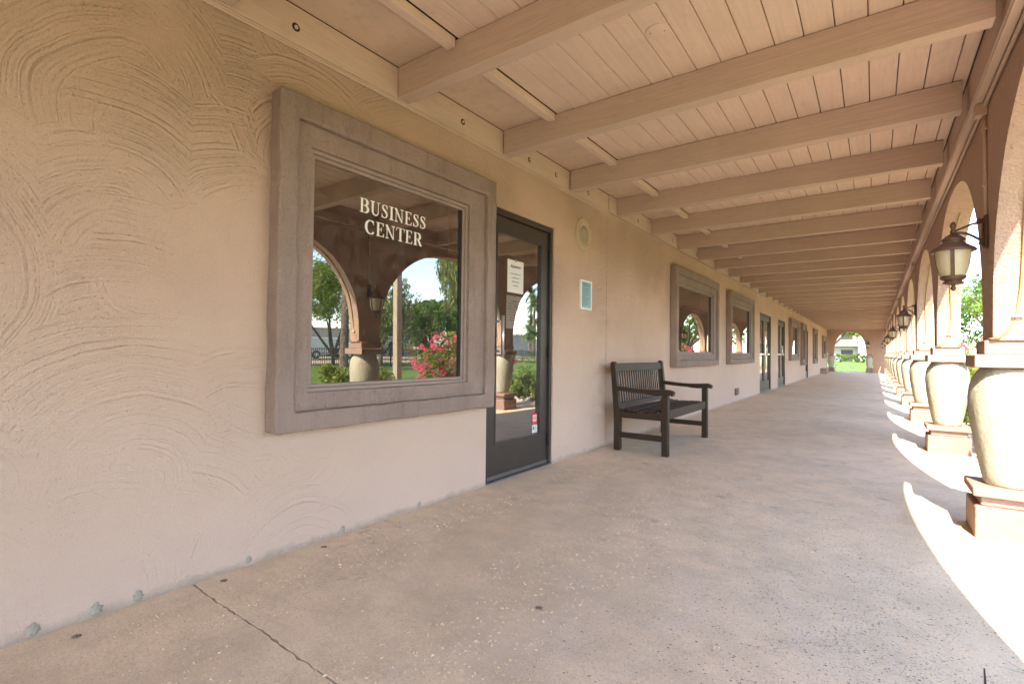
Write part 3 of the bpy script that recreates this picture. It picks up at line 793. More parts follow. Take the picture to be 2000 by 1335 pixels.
# round blank plate on the boards
mb = MB(); mb.lathe([(.001, -.006), (.058, -.006), (.062, -.004), (.064, 0)], (1.412, 2.545, ZC-.0005), 36, cap=False)
bp = mb.build('blank_cover_plate', M['ceil']); tag(bp, 'round blank cover plate painted over on the ceiling boards', 'cover plate')
for s_ in (-1, 1):
    mb = MB(); mb.lathe([(.004, -.0085), (.004, -.006)], (1.412+s_*.035, 2.545+s_*.01, ZC-.0005), 8); mb.build('screw', M['vent'], bp)

# ---------------------------------------------------------------- arcade
arc = empty('arcade', (0, 0, 0), label='pink stucco arcade of urn columns and arches on the right', cat='arcade')
ZS, ZA = 1.095, 2.405                 # shaft foot, arch apex
HW = .165                            # half shaft width at its foot
def arch_profile(c0, c1, n=44):
    """points (y,z) of the intrados from shaft foot at c0+HW up and over to c1-HW"""
    yc = (c0+c1)/2; a = (c1-c0)/2-HW; zs = 1.16; h = ZA-zs; pts = [(c0+HW, ZS)]
    for i in range(n+1):
        t = PI*(1-i/n); cu = math.cos(t); su = math.sin(t); e = 2/2.25
        u = math.copysign(abs(cu)**e, cu)*a; v = abs(su)**e*h
        w = .010*noise.noise(Vector((yc*3+u*2.2, v*2.2, 1)))+.006*noise.noise(Vector((yc*3+u*7, v*7, 4)))
        pts.append((min(max(yc+u*(1+w*.6), c0+HW), c1-HW), zs+v+w*(.7 if v > .2 else 0)))
    pts += [(c1-HW, ZS)]
    return pts
def arch_wall(mb, ax, centers, x0, x1, top, ends=(None, None), fx=lambda p: p):
    for c0, c1 in zip(centers[:-1], centers[1:]):
        pr = arch_profile(c0, c1)
        for i in range(len(pr)-1):
            (ya, za), (yb2, zb2) = pr[i], pr[i+1]
            # faces: inner, outer, intrados
            if abs(yb2-ya) > 1e-6:
                pass
            for X_ in (x0, x1):
                mb.add([fx((X_, ya, za)), fx((X_, yb2, zb2)), fx((X_, yb2, top)), fx((X_, ya, top))], [(0,1,2,3)])
            k = 4
            for j in range(k):
                xa = x0+(x1-x0)*j/k; xb = x0+(x1-x0)*(j+1)/k
                mb.add([fx((xa, ya, za)), fx((xb, ya, za)), fx((xb, yb2, zb2)), fx((xa, yb2, zb2))], [(0,1,2,3)], 0, True)
    for i, c in enumerate(centers):
        a, b = c-HW, c+HW
        if i == 0 and ends[0] is not None: a = ends[0]
        if i == len(centers)-1 and ends[1] is not None: b = ends[1]
        for X_ in (x0, x1): mb.add([fx((X_, a, ZS)), fx((X_, b, ZS)), fx((X_, b, top)), fx((X_, a, top))], [(0,1,2,3)])
        mb.add([fx((x0, a, ZS)), fx((x1, a, ZS)), fx((x1, b, ZS)), fx((x0, b, ZS))], [(0,1,2,3)])
        if i == 0: mb.add([fx((x0, a, ZS)), fx((x1, a, ZS)), fx((x1, a, top)), fx((x0, a, top))], [(0,1,2,3)])
        if i == len(centers)-1: mb.add([fx((x0, b, ZS)), fx((x1, b, ZS)), fx((x1, b, top)), fx((x0, b, top))], [(0,1,2,3)])
def mergebuild(mb, name, mat, parent, bev):
    o = mb.build(name, mat, parent, fix=False)
    bm = bmesh.new(); bm.from_mesh(o.data); bmesh.ops.remove_doubles(bm, verts=bm.verts, dist=1e-4)
    bmesh.ops.recalc_face_normals(bm, faces=bm.faces); bm.to_mesh(o.data); bm.free()
    if bev:
        b = o.modifiers.new('bevel', 'BEVEL'); b.width = bev; b.segments = 3; b.limit_method = 'ANGLE'; b.angle_limit = math.radians(50)
    return o
mb = MB(); arch_wall(mb, 0, PY+[YE+.9], XI, XO, ZC+.02)
mergebuild(mb, 'arch_wall', M['pier'], arc, .014)
XC = (XI+XO)/2
URN = [(.112, 0), (.121, .012), (.129, .05), (.143, .12), (.161, .22), (.177, .32), (.187, .41), (.189, .48), (.182, .545), (.167, .595), (.148, .630), (.132, .650)]
CN = [0]
def column(cx, cy, parent, rot=0):
    CN[0] += 1
    fl = fz(cx-.18)
    c = MB(); hp = .178
    c.box(-hp, hp, -hp, hp, fl-.03, .150)
    pl = c.build('column', M['pink'], parent, bevel=.012, seg=3); roughen(pl, .1, .003, 9); pl.location = (cx, cy, 0); pl.rotation_euler = (0, 0, rot)
    d = MB(); h2 = .150; d.box(-h2, h2, -h2, h2, .1505, .205); d.box(-.186, .186, -.186, .186, .2055, .255); d.build('base_slab', M['pink'], pl, bevel=.010, seg=3)
    d = MB(); d.lathe([(r*.98, z*1.045) for r, z in URN], (0, 0, .255), 48, jit=.02+.012*CN[0]); q_ = d.build('urn', M['urn'], pl); roughen(q_, .5, .003, 22)
    d = MB(); h = .176; d.box(-h, h, -h, h, .938, 1.012); q_ = d.build('cap', M['cap'], pl, bevel=.008, seg=3); roughen(q_, .1, .003, 9)
    d = MB(); h = .150; d.box(-h+.02, h-.02, -h, h, 1.0125, 1.094); d.build('cap_block', M['cap'], pl, bevel=.008, seg=3)
    return pl
first = column(2.976, P0, arc)
for k in PIERS:
    if k in (1, 2): c = column(2.976, P0, arc)
    elif k != 0: c = copy_tree(first, arc)
    if k != 0:
        c.location = (2.976, P0+SP*k, 0); c.rotation_euler = (0, 0, R.uniform(-.01, .01))

# lanterns
def lantern():
    t = empty('wall_lantern', (XI, P0-.03, 0), label='bronze wall lantern with frosted glass on the nearest column', cat='lantern', group='lanterns on the arcade columns')
    p = MB(); p.box(-.018, -.002, -.028, .028, 1.640, 1.835); p.box(-.026, -.0185, -.019, .019, 1.655, 1.82); p.tube([(-.03, 0, 1.675), (-.04, 0, 1.675)], .012, 10)
    p.build('wall_plate', M['iron'], t, bevel=.005)
    a = MB(); lx = -.155
    pts = []
    for i in range(15):
        u = i/14; pts.append((-.03+(lx+.03)*u, 0, 1.690+.058*math.sin(u*PI*.62)+.0*u))
    a.tube(pts, .0075, 8)
    a.tube([(-.024, 0, 1.800), (-.07, 0, 1.792), (-.12, 0, 1.772), (lx, 0, 1.757)], [.009, .0065, .006, .007], 8)
    a.tube([(-.028, 0, 1.800), (-.036, 0, 1.822), (-.046, 0, 1.812), (-.044, 0, 1.798)], .006, 8)
    a.build('arm', M['iron'], t)
    r = MB(); C0 = (lx, 0, 0)
    r.lathe([(.010, 1.748), (.018, 1.742), (.030, 1.736), (.050, 1.716), (.058, 1.708), (.055, 1.702), (.047, 1.698), (.060, 1.682), (.078, 1.668), (.104, 1.650), (.110, 1.640), (.106, 1.634), (.080, 1.640), (.01, 1.642)], C0, 32, cap=False)
    r.lathe([(.012, 1.745), (.015, 1.760), (.008, 1.772), (.012, 1.782), (.0165, 1.796), (.010, 1.812), (.001, 1.820)], C0, 16)
    r.build('roof', M['iron'], t)
    g = MB(); g.lathe([(.084, 1.642), (.082, 1.60), (.076, 1.555), (.065, 1.51), (.052, 1.475), (.048, 1.468)], C0, 32, cap=False); g.build('glass_shade', M['lampglass'], t)
    for k in range(4):
        s_ = MB()
        an = -PI/2-.12+k*PI/2; ca, sa = math.cos(an), math.sin(an)
        for (ra, za), (rb, zb2) in zip([(.085, 1.642), (.083, 1.60), (.077, 1.555), (.066, 1.51), (.053, 1.473)][:-1], [(.085, 1.642), (.083, 1.60), (.077, 1.555), (.066, 1.51), (.053, 1.473)][1:]):
            w = .009
            q_ = []
            for (r_, z_) in ((ra, za), (rb, zb2)):
                for o_ in (0, .0035):
                    for w_ in (-w, w): q_.append((lx+(r_+o_)*ca-w_*sa, (r_+o_)*sa+w_*ca, z_))
            s_.add(q_, [(0,1,3,2),(4,6,7,5),(0,2,6,4),(1,5,7,3),(2,3,7,6),(0,4,5,1)])
        s_.build('strap', M['iron'], t)
    b = MB(); b.lathe([(.060, 1.486), (.064, 1.480), (.056, 1.468), (.044, 1.460), (.040, 1.455), (.050, 1.450), (.052, 1.445), (.035, 1.438), (.012, 1.434), (.008, 1.428), (.013, 1.418), (.013, 1.408), (.005, 1.398), (.001, 1.396)], C0, 28); b.build('bottom_finial', M['iron'], t)
    return t
lan = lantern()
names = {2: 'bronze wall lantern on the third column, second lantern from the camera', 4: 'third bronze wall lantern down the arcade', 6: 'fourth bronze wall lantern down the arcade', 8: 'fifth bronze wall lantern down the arcade', 10: 'farthest lantern on the arcade columns by the end wall'}
for k, l in names.items():
    c = copy_tree(lan); c.location = (XI, P0-.03+SP*k, 0); c['label'] = l

# conduit along the header with drops to the lanterns
cd = empty('electrical_conduit', (XI-.02, P0, ZB), label='painted conduit with junction boxes along the top of the arcade', cat='conduit')
def cp(mb, name, mat, bevel=0):
    o = mb.build(name, mat, cd, bevel=bevel); o.matrix_parent_inverse = Matrix.Translation((-(XI-.02), -P0, -ZB)); return o
mb = MB(); mb.tube([(XI-.014, YN+1+i*.5, ZB-.030+.002*noise.noise(Vector((i*.5, 0, 0)))) for i in range(int((YE-YN-1.2)/.5))], .0105, 10)
for i in range(16):
    y = -3.2+2.4*i; mb.tube([(XI-.014, y-.035, ZB-.030), (XI-.014, y+.035, ZB-.030)], .0145, 10)
cp(mb, 'pipe', M['pipe'])
for k in (-2, 0, 2, 4, 6, 8):
    y = P0+SP*k-.03
    mb = MB(); mb.box(XI-.055, XI-.003, y-.035, y+.035, ZB-.082, ZB-.014); mb.box(XI-.059, XI-.0555, y-.03, y+.03, ZB-.078, ZB-.018); cp(mb, 'junction_box', M['pipe'], .004)
    mb = MB(); mb.tube([(XI-.012, y, ZB-.08), (XI-.010, y, 2.2), (XI-.009, y, 1.84)], .009, 8)
    for z in (2.35, 2.02): mb.box(XI-.024, XI-.002, y-.016, y+.016, z-.007, z+.007)
    cp(mb, 'drop_pipe', M['pipe'])
# tan cables clipped down each column's shaft
for k in range(-1, 10):
    y = P0+SP*k-HW; t_ = random.Random(k+40)
    pr = arch_profile(P0+SP*(k-1), P0+SP*k)
    n = len(pr); path = []
    j = t_.uniform(-.01, .01)
    for (py, pz) in pr[int(n*.60):-3]:
        if pz > 1.19: path.append((2.985+j+.010*math.sin(pz*5+k), py-.006, pz-.006))
    path += [(2.972, y-.001, 1.205), (2.94, y-.006, 1.15), (2.905, y-.008, 1.112), (XI-.005, y-.004, 1.102), (XI-.012, y+.06, 1.103)]
    m_ = MB(); m_.tube(path, .0065, 8)
    nm = {-1: 'behind the camera', 0: 'nearest', 1: 'second', 2: 'third', 3: 'fourth', 4: 'fifth', 5: 'sixth', 6: 'seventh', 7: 'eighth', 8: 'ninth', 9: 'tenth'}[k]
    o = m_.build('clipped_cable', M['cable']); tag(o, f'tan cable clipped down the {nm} column shaft of the arcade', 'cable', 'cables clipped to the column shafts')
    q_ = MB(); q_.box(2.955, 3.0, y-.022, y-.002, 1.222, 1.231); q_.build('clip', M['white'], o)
    q_ = MB(); q_.box(2.972+j, 2.999+j, y-.014, y+.0, 1.44, 1.448); q_.build('clip', M['white'], o)

# ---------------------------------------------------------------- end wall with arch
mb = MB()
A0, A1 = .20, 2.10     # column centres in x
def swap(p): return (p[1], p[0], p[2])
# shaft half width is HW; the solid part runs on to the arcade
arch_wall(mb, 0, [A0, A1], YE, YE+.19, ZC+.02, ends=(-.0, 2.27), fx=swap)
arc2 = mergebuild(mb, 'end_arch_wall', M['pier'], None, .012)
tag(arc2, 'stucco end wall with one arched opening onto the lawn', 'wall')
mb = MB(); mb.box(2.2705, XI+.01, YE, YE+.19, -.1, ZC); mb.build('solid_panel', M['pier'], arc2)
for x in (A0, A1):
    c = copy_tree(first, arc2); c.location = (x, YE+.095, 0)
e = copy_tree(lan); e.location = (A1-.05, YE, 0); e.rotation_euler = (0, 0, PI/2); e['label'] = 'small dark lantern on the end wall beside the far arch'
# handrails beyond the arch
hr = empty('handrail', (.38, 37.0, 0), label='white sloping handrail just outside the far arch', cat='handrail')
mb = MB()
mb.tube([(0, 0, .94), (1.10, 0, .03)], .022, 8); mb.build('rail', M['white'], hr); mb = MB(); mb.tube([(0, 0, .45), (.52, 0, .03)], .020, 8); mb.build('rail', M['white'], hr)
mb = MB(); mb.tube([(0, 0, -.1), (0, 0, .98)], .025, 8); mb.build('post', M['white'], hr)
mb = MB(); mb.tube([(.80, 0, -.1), (.80, 0, .26)], .02, 8); mb.build('post', M['white'], hr)
mb = MB(); mb.box(-.4, 2.4, 38.0, 38.3, -.2, -.02); tag(mb.build('brick_edging', M['brick'], bevel=.01), 'low brick edging beyond the far arch', 'edging')

# ---------------------------------------------------------------- bench
def bench():
    t = empty('bench', (0, 4.80, 0), label='dark stained slatted garden bench against the stucco wall', cat='bench')
    L = 1.46; w = .062; d = .045
    def sec(px, pz, hx): return px, pz
    for y in (0, L-w):      # front legs
        m_ = MB(); m_.box(.655, .655+w, y, y+w, -.008, .60); m_.build('front_leg', M['bench'], t, bevel=.004)
        # rear leg with raked top
        m_ = MB()
        prof = [(.155, 0), (.220, 0), (.222, .30), (.215, .42), (.165, .885), (.150, .905), (.125, .905), (.112, .885), (.150, .42), (.155, .30)]
        m_.prism(prof, 'y', y, y+w); m_.build('rear_leg', M['bench'], t, bevel=.004)
        # arm, gently waved with rounded scroll front
        m_ = MB(); top = []; bot = []
        for i in range(21):
            u = i/20; x = .185+u*.585; z = .652-.018*math.sin(u*PI)*1.0-.004*u
            if u > .88: z -= .030*((u-.88)/.12)**2
            top.append((x, z)); 
            th = .040 if u < .5 else .040+.016*math.sin((u-.5)*2*PI)
            bot.append((x-(.012 if u > .95 else 0), z-max(.02, th)))
        m_.prism(top+bot[::-1], 'y', y-.006, y+w+.012); m_.build('arm_rest', M['bench'], t, bevel=.006, seg=3)
        m_ = MB(); m_.box(.2195, .656, y+.012, y+.05, .13, .185); m_.build('lower_rail', M['bench'], t, bevel=.003)
        m_ = MB()
        sp_ = [(.2155, .335), (.655, .335), (.655, .415), (.56, .405), (.44, .395), (.30, .395), (.2165, .412)]
        m_.prism(sp_, 'y', y+.008, y+.050); m_.build('side_rail', M['bench'], t, bevel=.003)
    for y in (L/2-.02,):
        m_ = MB(); m_.prism([(.2155, .345), (.655, .345), (.655, .41), (.56, .40), (.44, .39), (.30, .39), (.2165, .408)], 'y', y, y+.04); m_.build('cross_rail', M['bench'], t)
    m_ = MB(); m_.box(.668, .703, w+.0005, L-w-.0005, .345, .432); m_.build('front_rail', M['bench'], t, bevel=.004)
    m_ = MB(); m_.box(.170, .205, w+.0005, L-w-.0005, .34, .41); m_.build('rear_rail', M['bench'], t, bevel=.004)
    for i in range(6):      # seat slats along y
        x = .235+i*.071; zz = .4135-.014*math.sin(PI*(i+.5)/6)
        m_ = MB(); m_.obox((x+.029, L/2, zz+.010), (.029, 0, (.0015 if i < 3 else -.0015)), (0, L/2-(.010 if i not in (5,) else w+.004), 0), (0, 0, .010)); m_.build('seat_slat', M['dslat'], t, bevel=.003)
    # back: top rail and vertical slats
    def bx(z): return .190-(z-.42)*.108
    m_ = MB(); m_.prism([(bx(.80)-.016, .80), (bx(.80)+.016, .80), (bx(.885)+.014, .885), (bx(.885)-.016, .885)], 'y', w+.0005, L-w-.0005); m_.build('top_rail', M['bench'], t, bevel=.004)
    m_ = MB(); m_.prism([(bx(.43)-.014, .428), (bx(.43)+.016, .428), (bx(.48)+.014, .48), (bx(.48)-.014, .48)], 'y', w+.0005, L-w-.0005); m_.build('bottom_rail', M['bench'], t, bevel=.004)
    n = 21
    for i in range(n):
        y = w+.028+(L-2*w-.056)*i/(n-1)
        m_ = MB(); m_.prism([(bx(.478)-.005, .478), (bx(.478)+.005, .478), (bx(.803)+.005, .803), (bx(.803)-.005, .803)], 'y', y-.0115, y+.0115); m_.build('back_slat', M['bench'], t, bevel=.002)
    return t
bench()

# ---------------------------------------------------------------- garden
def leafcloud(mb, clumps, per, size, rng, mat=0, asp=1.6, droop=0):
    for (cx, cy, cz, rx, ry, rz) in clumps:
        for _ in range(per):
            while True:
                u, v, w = rng.uniform(-1, 1), rng.uniform(-1, 1), rng.uniform(-1, 1)
                l = u*u+v*v+w*w
                if l < 1 and (l > .25 or rng.random() < .4): break
            p = Vector((cx+u*rx, cy+v*ry, cz+w*rz))
            a = Vector((rng.gauss(0, 1), rng.gauss(0, 1), rng.gauss(0, 1)*(1-droop)-droop*2)).normalized()
            b = a.cross(Vector((rng.gauss(0, 1), rng.gauss(0, 1), rng.gauss(0, 1))))
            if b.length < 1e-3: continue
            b.normalize(); s = size*rng.uniform(.6, 1.3)
            a = a*s*asp*.5; b = b*s*.5
            mb.add([p-a, p+b*.8+a*.1, p+a, p-b*.8+a*.1], [(0,1,2,3)], mat)
def crown_clumps(c, r, n, rng, cr, flat=1., low=-.6):
    out = []
    for _ in range(n):
        th = rng.uniform(0, 2*PI); ph = math.asin(rng.uniform(low, 1)); q_ = rng.uniform(.55, 1.0)
        k = cr*rng.uniform(.7, 1.3)
        out.append((c[0]+r[0]*q_*math.cos(ph)*math.cos(th), c[1]+r[1]*q_*math.cos(ph)*math.sin(th), c[2]+r[2]*q_*math.sin(ph), k, k, k*flat))
    return out
def limbs(base, tops, r0, rng, fork=.35):
    mb = MB(); b = Vector(base)
    for t in tops:
        t = Vector(t); pts = []; rs = []
        n = 9
        for i in range(n+1):
            u = i/n; p = b.lerp(t, u); k = max(0, (u-fork)/(1-fork))
            x = b.x+(t.x-b.x)*k**.8 if u > fork else b.x
            y = b.y+(t.y-b.y)*k**.8 if u > fork else b.y
            wv = Vector((noise.noise(Vector((u*3, t.x, 1))), noise.noise(Vector((u*3, t.y, 5))), 0))*.16*min(1, u*2)
            pts.append(Vector((x, y, p.z))+wv); rs.append(r0*(1-.78*u))
        mb.tube(pts, rs, 7)
    return mb
def tree(name, base, height, cc, cr, nclump, clr, per, leaf, mat, label, cat='tree', group=None, trunkr=.16, seed=1, ntop=5, droop=0, asp=1.6, flat=1., low=-.6, fork=.35):
    rng = random.Random(seed)
    t = empty(name, base, label=label, cat=cat, group=group)
    rel = Vector(cc)-Vector(base)
    cl = crown_clumps(rel, cr, nclump, rng, clr, flat, low)
    mb = MB(); leafcloud(mb, cl, per, leaf, rng, 0, asp, droop); mb.build('crown', mat, t, fix=False)
    tops = [(c[0]*.85+rel.x*.15, c[1]*.85+rel.y*.15, c[2]) for c in cl[:ntop]]
    m2 = limbs((0, 0, -.1), tops, trunkr, rng, fork)
    m2.build('trunk', M['bark'], t)
    return t
G = -.16
tree('leafy_tree', (28.4, 20.9, gz(28.4, 20)), 6, (28.4, 20.4, 4.5), (3.1, 3.0, 2.4), 90, .7, 330, .11, M['leafA'], 'bright green spreading tree reflected at the left of the big window, by the van', group=None, trunkr=.12, seed=3, ntop=5, fork=.18)
tree('round_tree', (30, 32, .02), 6, (30, 32.3, 3.7), (3.4, 3.9, 1.8), 110, .62, 260, .15, M['leafB'], 'dense dark green dome shaped tree reflected in the middle of the big window', trunkr=.2, seed=5, ntop=5, low=-.75, fork=.2)
tree('willow_tree', (21, 19.0, G), 5, (21, 19.2, 3.3), (1.7, 1.9, 1.9), 50, .5, 170, .10, M['leafC'], 'pale feathery tree reflected just right of the near column in the big window', trunkr=.13, seed=7, droop=.7, asp=3, low=-.9, flat=1.6)
tree('weeping_tree', (11.4, 16.6, G), 6, (10.7, 15.7, 4.5), (1.8, 2.0, 1.5), 60, .42, 150, .075, M['leafC'], 'weeping tree with hanging strands reflected at the upper right of the big window', trunkr=.15, seed=9, droop=.9, asp=5, low=-.6, flat=3.0)
tree('golden_bush', (30.5, 31.3, gz(30.5, 31)), 2, (30.5, 31.3, 1.2), (1.1, 1.7, .8), 26, .4, 150, .08, M['leafO'], 'dry golden bush under the dome shaped tree', cat='bush', trunkr=.05, seed=11, low=-.9)
tree('shade_tree', (8.6, 36, G), 6, (6.4, 33, 3.7), (1.7, 1.6, .9), 14, .42, 80, .09, M['leafA'], 'loose branch of bright leaves seen against the sky through the nearest arch', trunkr=.14, seed=13, ntop=5, low=-.9)
tree('dark_tree', (9.5, 44, G), 7, (9.5, 44, 3.9), (3.2, 4.5, 2.9), 60, .8, 170, .15, M['leafB'], 'dark green tree seen reflected in the second window', trunkr=.2, seed=15, low=-.9)
# trees far beyond the end arch
tree('lawn_tree', (-4.4, 104, G), 9, (-3.6, 104, 6.6), (4.4, 3, 3.0), 60, 1.0, 130, .32, M['leafA'], 'tall green tree over the building seen through the far arch', trunkr=.3, seed=17, low=-.6)
tree('slender_tree', (-4.2, 88, G), 5, (-4.0, 88, 3.4), (1.2, 1.2, 1.6), 24, .5, 90, .2, M['leafY'], 'thin yellowish tree at the left of the far arch', trunkr=.12, seed=18, low=-.6)
# far belt closing the horizon on the garden side
belt = random.Random(8)
kinds = ['tall', 'low', 'broad', 'narrow', 'ragged', 'round', 'dense', 'open']
for i in range(11):
    y = -30+i*17+belt.uniform(-3, 3); x = 66+belt.uniform(0, 8); h = belt.uniform(4.2, 6.5)
    tree('distant_tree', (x, y, .2), h, (x, y, h*.62), (4.6, 5.4, h*.38), 40, 1.3, 60, .5, M['leafB'] if i % 2 else M['leafA'], f'distant tree behind the beige houses across the road', group='distant trees across the road', trunkr=.3, seed=30+i, low=-.8)
# palms
def frond(mb, base, az, el, L, rng):
    n = 12; pts = []; d = Vector((math.cos(az)*math.cos(el), math.sin(az)*math.cos(el), math.sin(el))); p = Vector(base)
    for i in range(n+1):
        pts.append(p.copy()); d = (d+Vector((0, 0, -.115))).normalized(); p = p+d*L/n
    mb.tube(pts, [.022*(1-i/n*.8) for i in range(n+1)], 4, 0)
    side = Vector((-math.sin(az), math.cos(az), 0))
    for i in range(1, n*3):
        u = i/(n*3); k = u*n; a = pts[int(k)].lerp(pts[min(int(k)+1, n)], k-int(k)); l = L*.32*math.sin(PI*min(1, u*.85+.12))
        dd = (pts[min(int(k)+1, n)]-pts[int(k)]).normalized()
        for s in (-1, 1):
            tip = a+(side*s*.85+dd*.55+Vector((0, 0, -.35))).normalized()*l
            w = dd*.028
            mb.add([a-w, a+w, tip], [(0,1,2)], 0)
def palm(base, h, r, nf, L, label, seed, group=None):
    rng = random.Random(seed); t = empty('palm_tree', base, label=label, cat='palm tree', group=group)
    mb = MB(); prof = []
    n = int(h*9)
    for i in range(n+1):
        u = i/n; rr = r*(1.12-.25*u)
        prof += [(rr*1.10, h*u), (rr*.93, h*u+h/n*.75)]
    prof = [p for p in prof if p[1] <= h]
    mb.lathe(prof, n=14, smooth=False, jit=.15); mb.build('trunk', M['palmbark'], t)
    mb = MB()
    for i in range(nf): frond(mb, (0, 0, h), rng.uniform(0, 2*PI), rng.uniform(-.5, 1.25), L*rng.uniform(.8, 1.1), rng)
    mb.build('crown', M['frond'], t, fix=False)
palm((24.5, 19.0, G), 8.5, .235, 44, 2.6, 'palm with thick ringed trunk reflected left of the near column', 51)
palm((41.5, 65.6, .15), 10.0, .2, 34, 2.2, 'tallest palm reflected in the glass door', 52)
palm((39.5, 63.4, .15), 8.0, .2, 34, 2.0, 'middle height palm reflected in the glass door', 53)
palm((40.5, 65.2, .15), 5.6, .2, 34, 1.9, 'lower palm reflected in the glass door', 54)
palm((38.2, 60.6, .15), 3.7, .22, 36, 2.4, 'short bushy palm behind the grey wall reflected in the glass door', 55)
# bougainvilleas
def bougain(cx, cy, rx, ry, top, label, seed):
    rng = random.Random(seed); t = empty('bougainvillea', (cx, cy, G), label=label, cat='flowering shrub', group='bougainvilleas along the arcade')
    h = (top-G)/2; cl = crown_clumps((0, 0, h), (rx, ry, h*.92), 90, rng, .17, 1, -1)
    mb = MB(); leafcloud(mb, cl, 110, .045, rng); mb.build('leaves', M['leafD'], t, fix=False)
    cl2 = [c for c in crown_clumps((0, 0, h), (rx*1.08, ry*1.05, h*1.0), 280, rng, .065, 1, -1)]
    mb = MB(); leafcloud(mb, cl2, 42, .033, rng, 0, 1.1); mb.build('flowers', M['bract'], t, fix=False)
    m2 = limbs((0, 0, -.05), [(c[0]*.9, c[1]*.9, c[2]) for c in cl[:9]], .03, rng, .05); m2.build('stem', M['bark'], t)
bougain(3.92, 7.25, .72, 1.35, 1.5, 'pink flowering bougainvillea outside the second column', 61)
bougain(4.25, 20.4, .6, 1.6, 1.5, 'pink bougainvillea farther along the arcade, outside the sixth arch', 62)
# low shrubs outside the arcade
def shrub(x, y, r, h, mat, label, seed, name='shrub', ry=None, leaf=.05, group='low shrubs along the arcade', mat2=None, nc=22, per=80):
    rng = random.Random(seed); t = empty(name, (x, y, G), label=label, cat='shrub', group=group)
    cl = crown_clumps((0, 0, h*.5), (r, ry or r, h*.5), nc, rng, .14, 1, -1)
    mb = MB(); leafcloud(mb, cl, per, leaf, rng); mb.build('leaves', mat, t, fix=False)
    if mat2:
        mb = MB(); leafcloud(mb, cl, per//4, leaf*.8, rng, 0, 1); mb.build('flowers', mat2, t, fix=False)
    limbs((0, 0, -.03), [(c[0]*.8, c[1]*.8, c[2]) for c in cl[:5]], .015, rng, .05).build('stem', M['bark'], t)
shr = [(4.1, 3.3, .6, .95, 'yellow flowering shrub outside the nearest arch, reflected low at the left of the big window', 'y'),
       (4.25, 4.5, .5, .92, 'yellow flowering shrub behind the nearest urn, seen in the big window', 'y'),
       (4.1, 5.25, .36, .86, 'small yellow flowering shrub right of the nearest urn in the big window', 'y'),
       (3.95, 9.55, .55, .66, 'green shrub outside the arch beyond the second column', 'g'),
       (4.1, 10.7, .6, .70, 'green shrub reflected low in the glass door', 'g'),
       (4.0, 12.0, .6, .70, 'green shrub midway along the arcade, outside the fourth arch', 'g'),
       (4.1, 13.4, .55, .68, 'green shrub outside the column beyond the fourth arch', 'g'),
       (4.0, 15.2, .6, .8, 'green shrub outside the fifth arch', 'g'), (4.1, 17.3, .6, .75, 'green shrub just before the far bougainvillea', 'g'),
       (4.1, 24.0, .6, .8, 'green shrub outside the arcade well beyond the far bougainvillea', 'g'), (4.1, 28.5, .6, .8, 'last green shrub before the end wall outside the arcade', 'g')]
for i, (x, y, r, h, l, k) in enumerate(shr):
    shrub(x, y, r, h, M['leafD'], l, 70+i, mat2=M['leafY'] if k == 'y' else None, ry=r*1.15, nc=30, per=90)
tree('sparse_bush', (7, 14.1, G), 1, (7, 14.1, .45), (.35, .45, .5), 12, .18, 40, .05, M['leafB'], 'thin twiggy bush on the lawn reflected in the glass door', cat='bush', trunkr=.018, seed=90, ntop=9, low=-.9, fork=.05)
# hedge at the far lawn
for i in range(6):
    shrub(-7.2+i*2.5, 98+(i % 2)*.6, 1.35, 1.35, M['leafB'], 'rounded green hedge shrub on the far side of the lawn', 100+i, 'hedge_shrub', 1.0, .16, 'hedge shrubs before the far building', nc=46, per=70)
# post outside the second arch
mb = MB(); mb.box(-.058, .058, -.058, .058, -.1, 3.3); o = mb.build('square_post', M['post'], bevel=.008); o.location = (4.95, 6.30, G); tag(o, 'tall tan square post standing in the garden, reflected in the big window', 'post')
# iron fence
def fence():
    t = empty('iron_fence', (26, -12, G), label='dark iron picket fence along the far side of the lawn', cat='fence')
    L = 2.4
    pm = MB(); n = 19
    for i in range(n):
        y = L*(i+.5)/n; pm.box(-.015, .015, y-.015, y+.015, .06, 1.27)
    for z in (.12, .92, 1.16): pm.box(-.014, .014, .03, L-.03, z-.016, z+.016)
    panel = None; post = None
    for k in range(34):
        if panel is None:
            panel = pm.build('picket_panel', M['iron_fence'], t); q_ = MB(); q_.box(-.03, .03, -.03, .03, -.1, 1.33); q_.box(-.04, .04, -.04, .04, 1.3305, 1.35); post = q_.build('post', M['iron_fence'], t)
        else:
            a = panel.copy(); COL.objects.link(a); a.location = (0, L*k, 0); b = post.copy(); COL.objects.link(b); b.location = (0, L*k, 0)
fence()
# beige houses beyond the road
def house(x, y0, y1, h, mat, label, arches=(), roofh=.9, name='house', cat='house', depth=10, flat=False):
    t = empty(name, (x, (y0+y1)/2, .2), label=label, cat=cat)
    L = (y1-y0)/2
    mb = MB(); mb.box(0, depth, -L, L, -.3, h); mb.build('wall', mat, t)
    if not flat:
        mb = MB(); mb.prism([(-.5, h), (depth/2, h+roofh), (depth+.5, h), (depth+.5, h-.12), (-.5, h-.12)], 'y', -L-.4, L+.4); mb.build('roof', M['roof'], t)
    else:
        mb = MB(); mb.box(-.08, depth+.08, -L-.08, L+.08, h+.001, h+.16); mb.build('parapet', M['house'], t)
    for (a, w, hh) in arches:
        mb = MB(); pts = [(a-w, -.2), (a+w, -.2)]
        for i in range(13):
            an = PI*i/12; pts.append((a+w*math.cos(an), hh-w*.6+w*.6*math.sin(an)))
        mb.prism(pts, 'x', -.04, .3); mb.build('arched_opening', M['dark'], t)
    return t
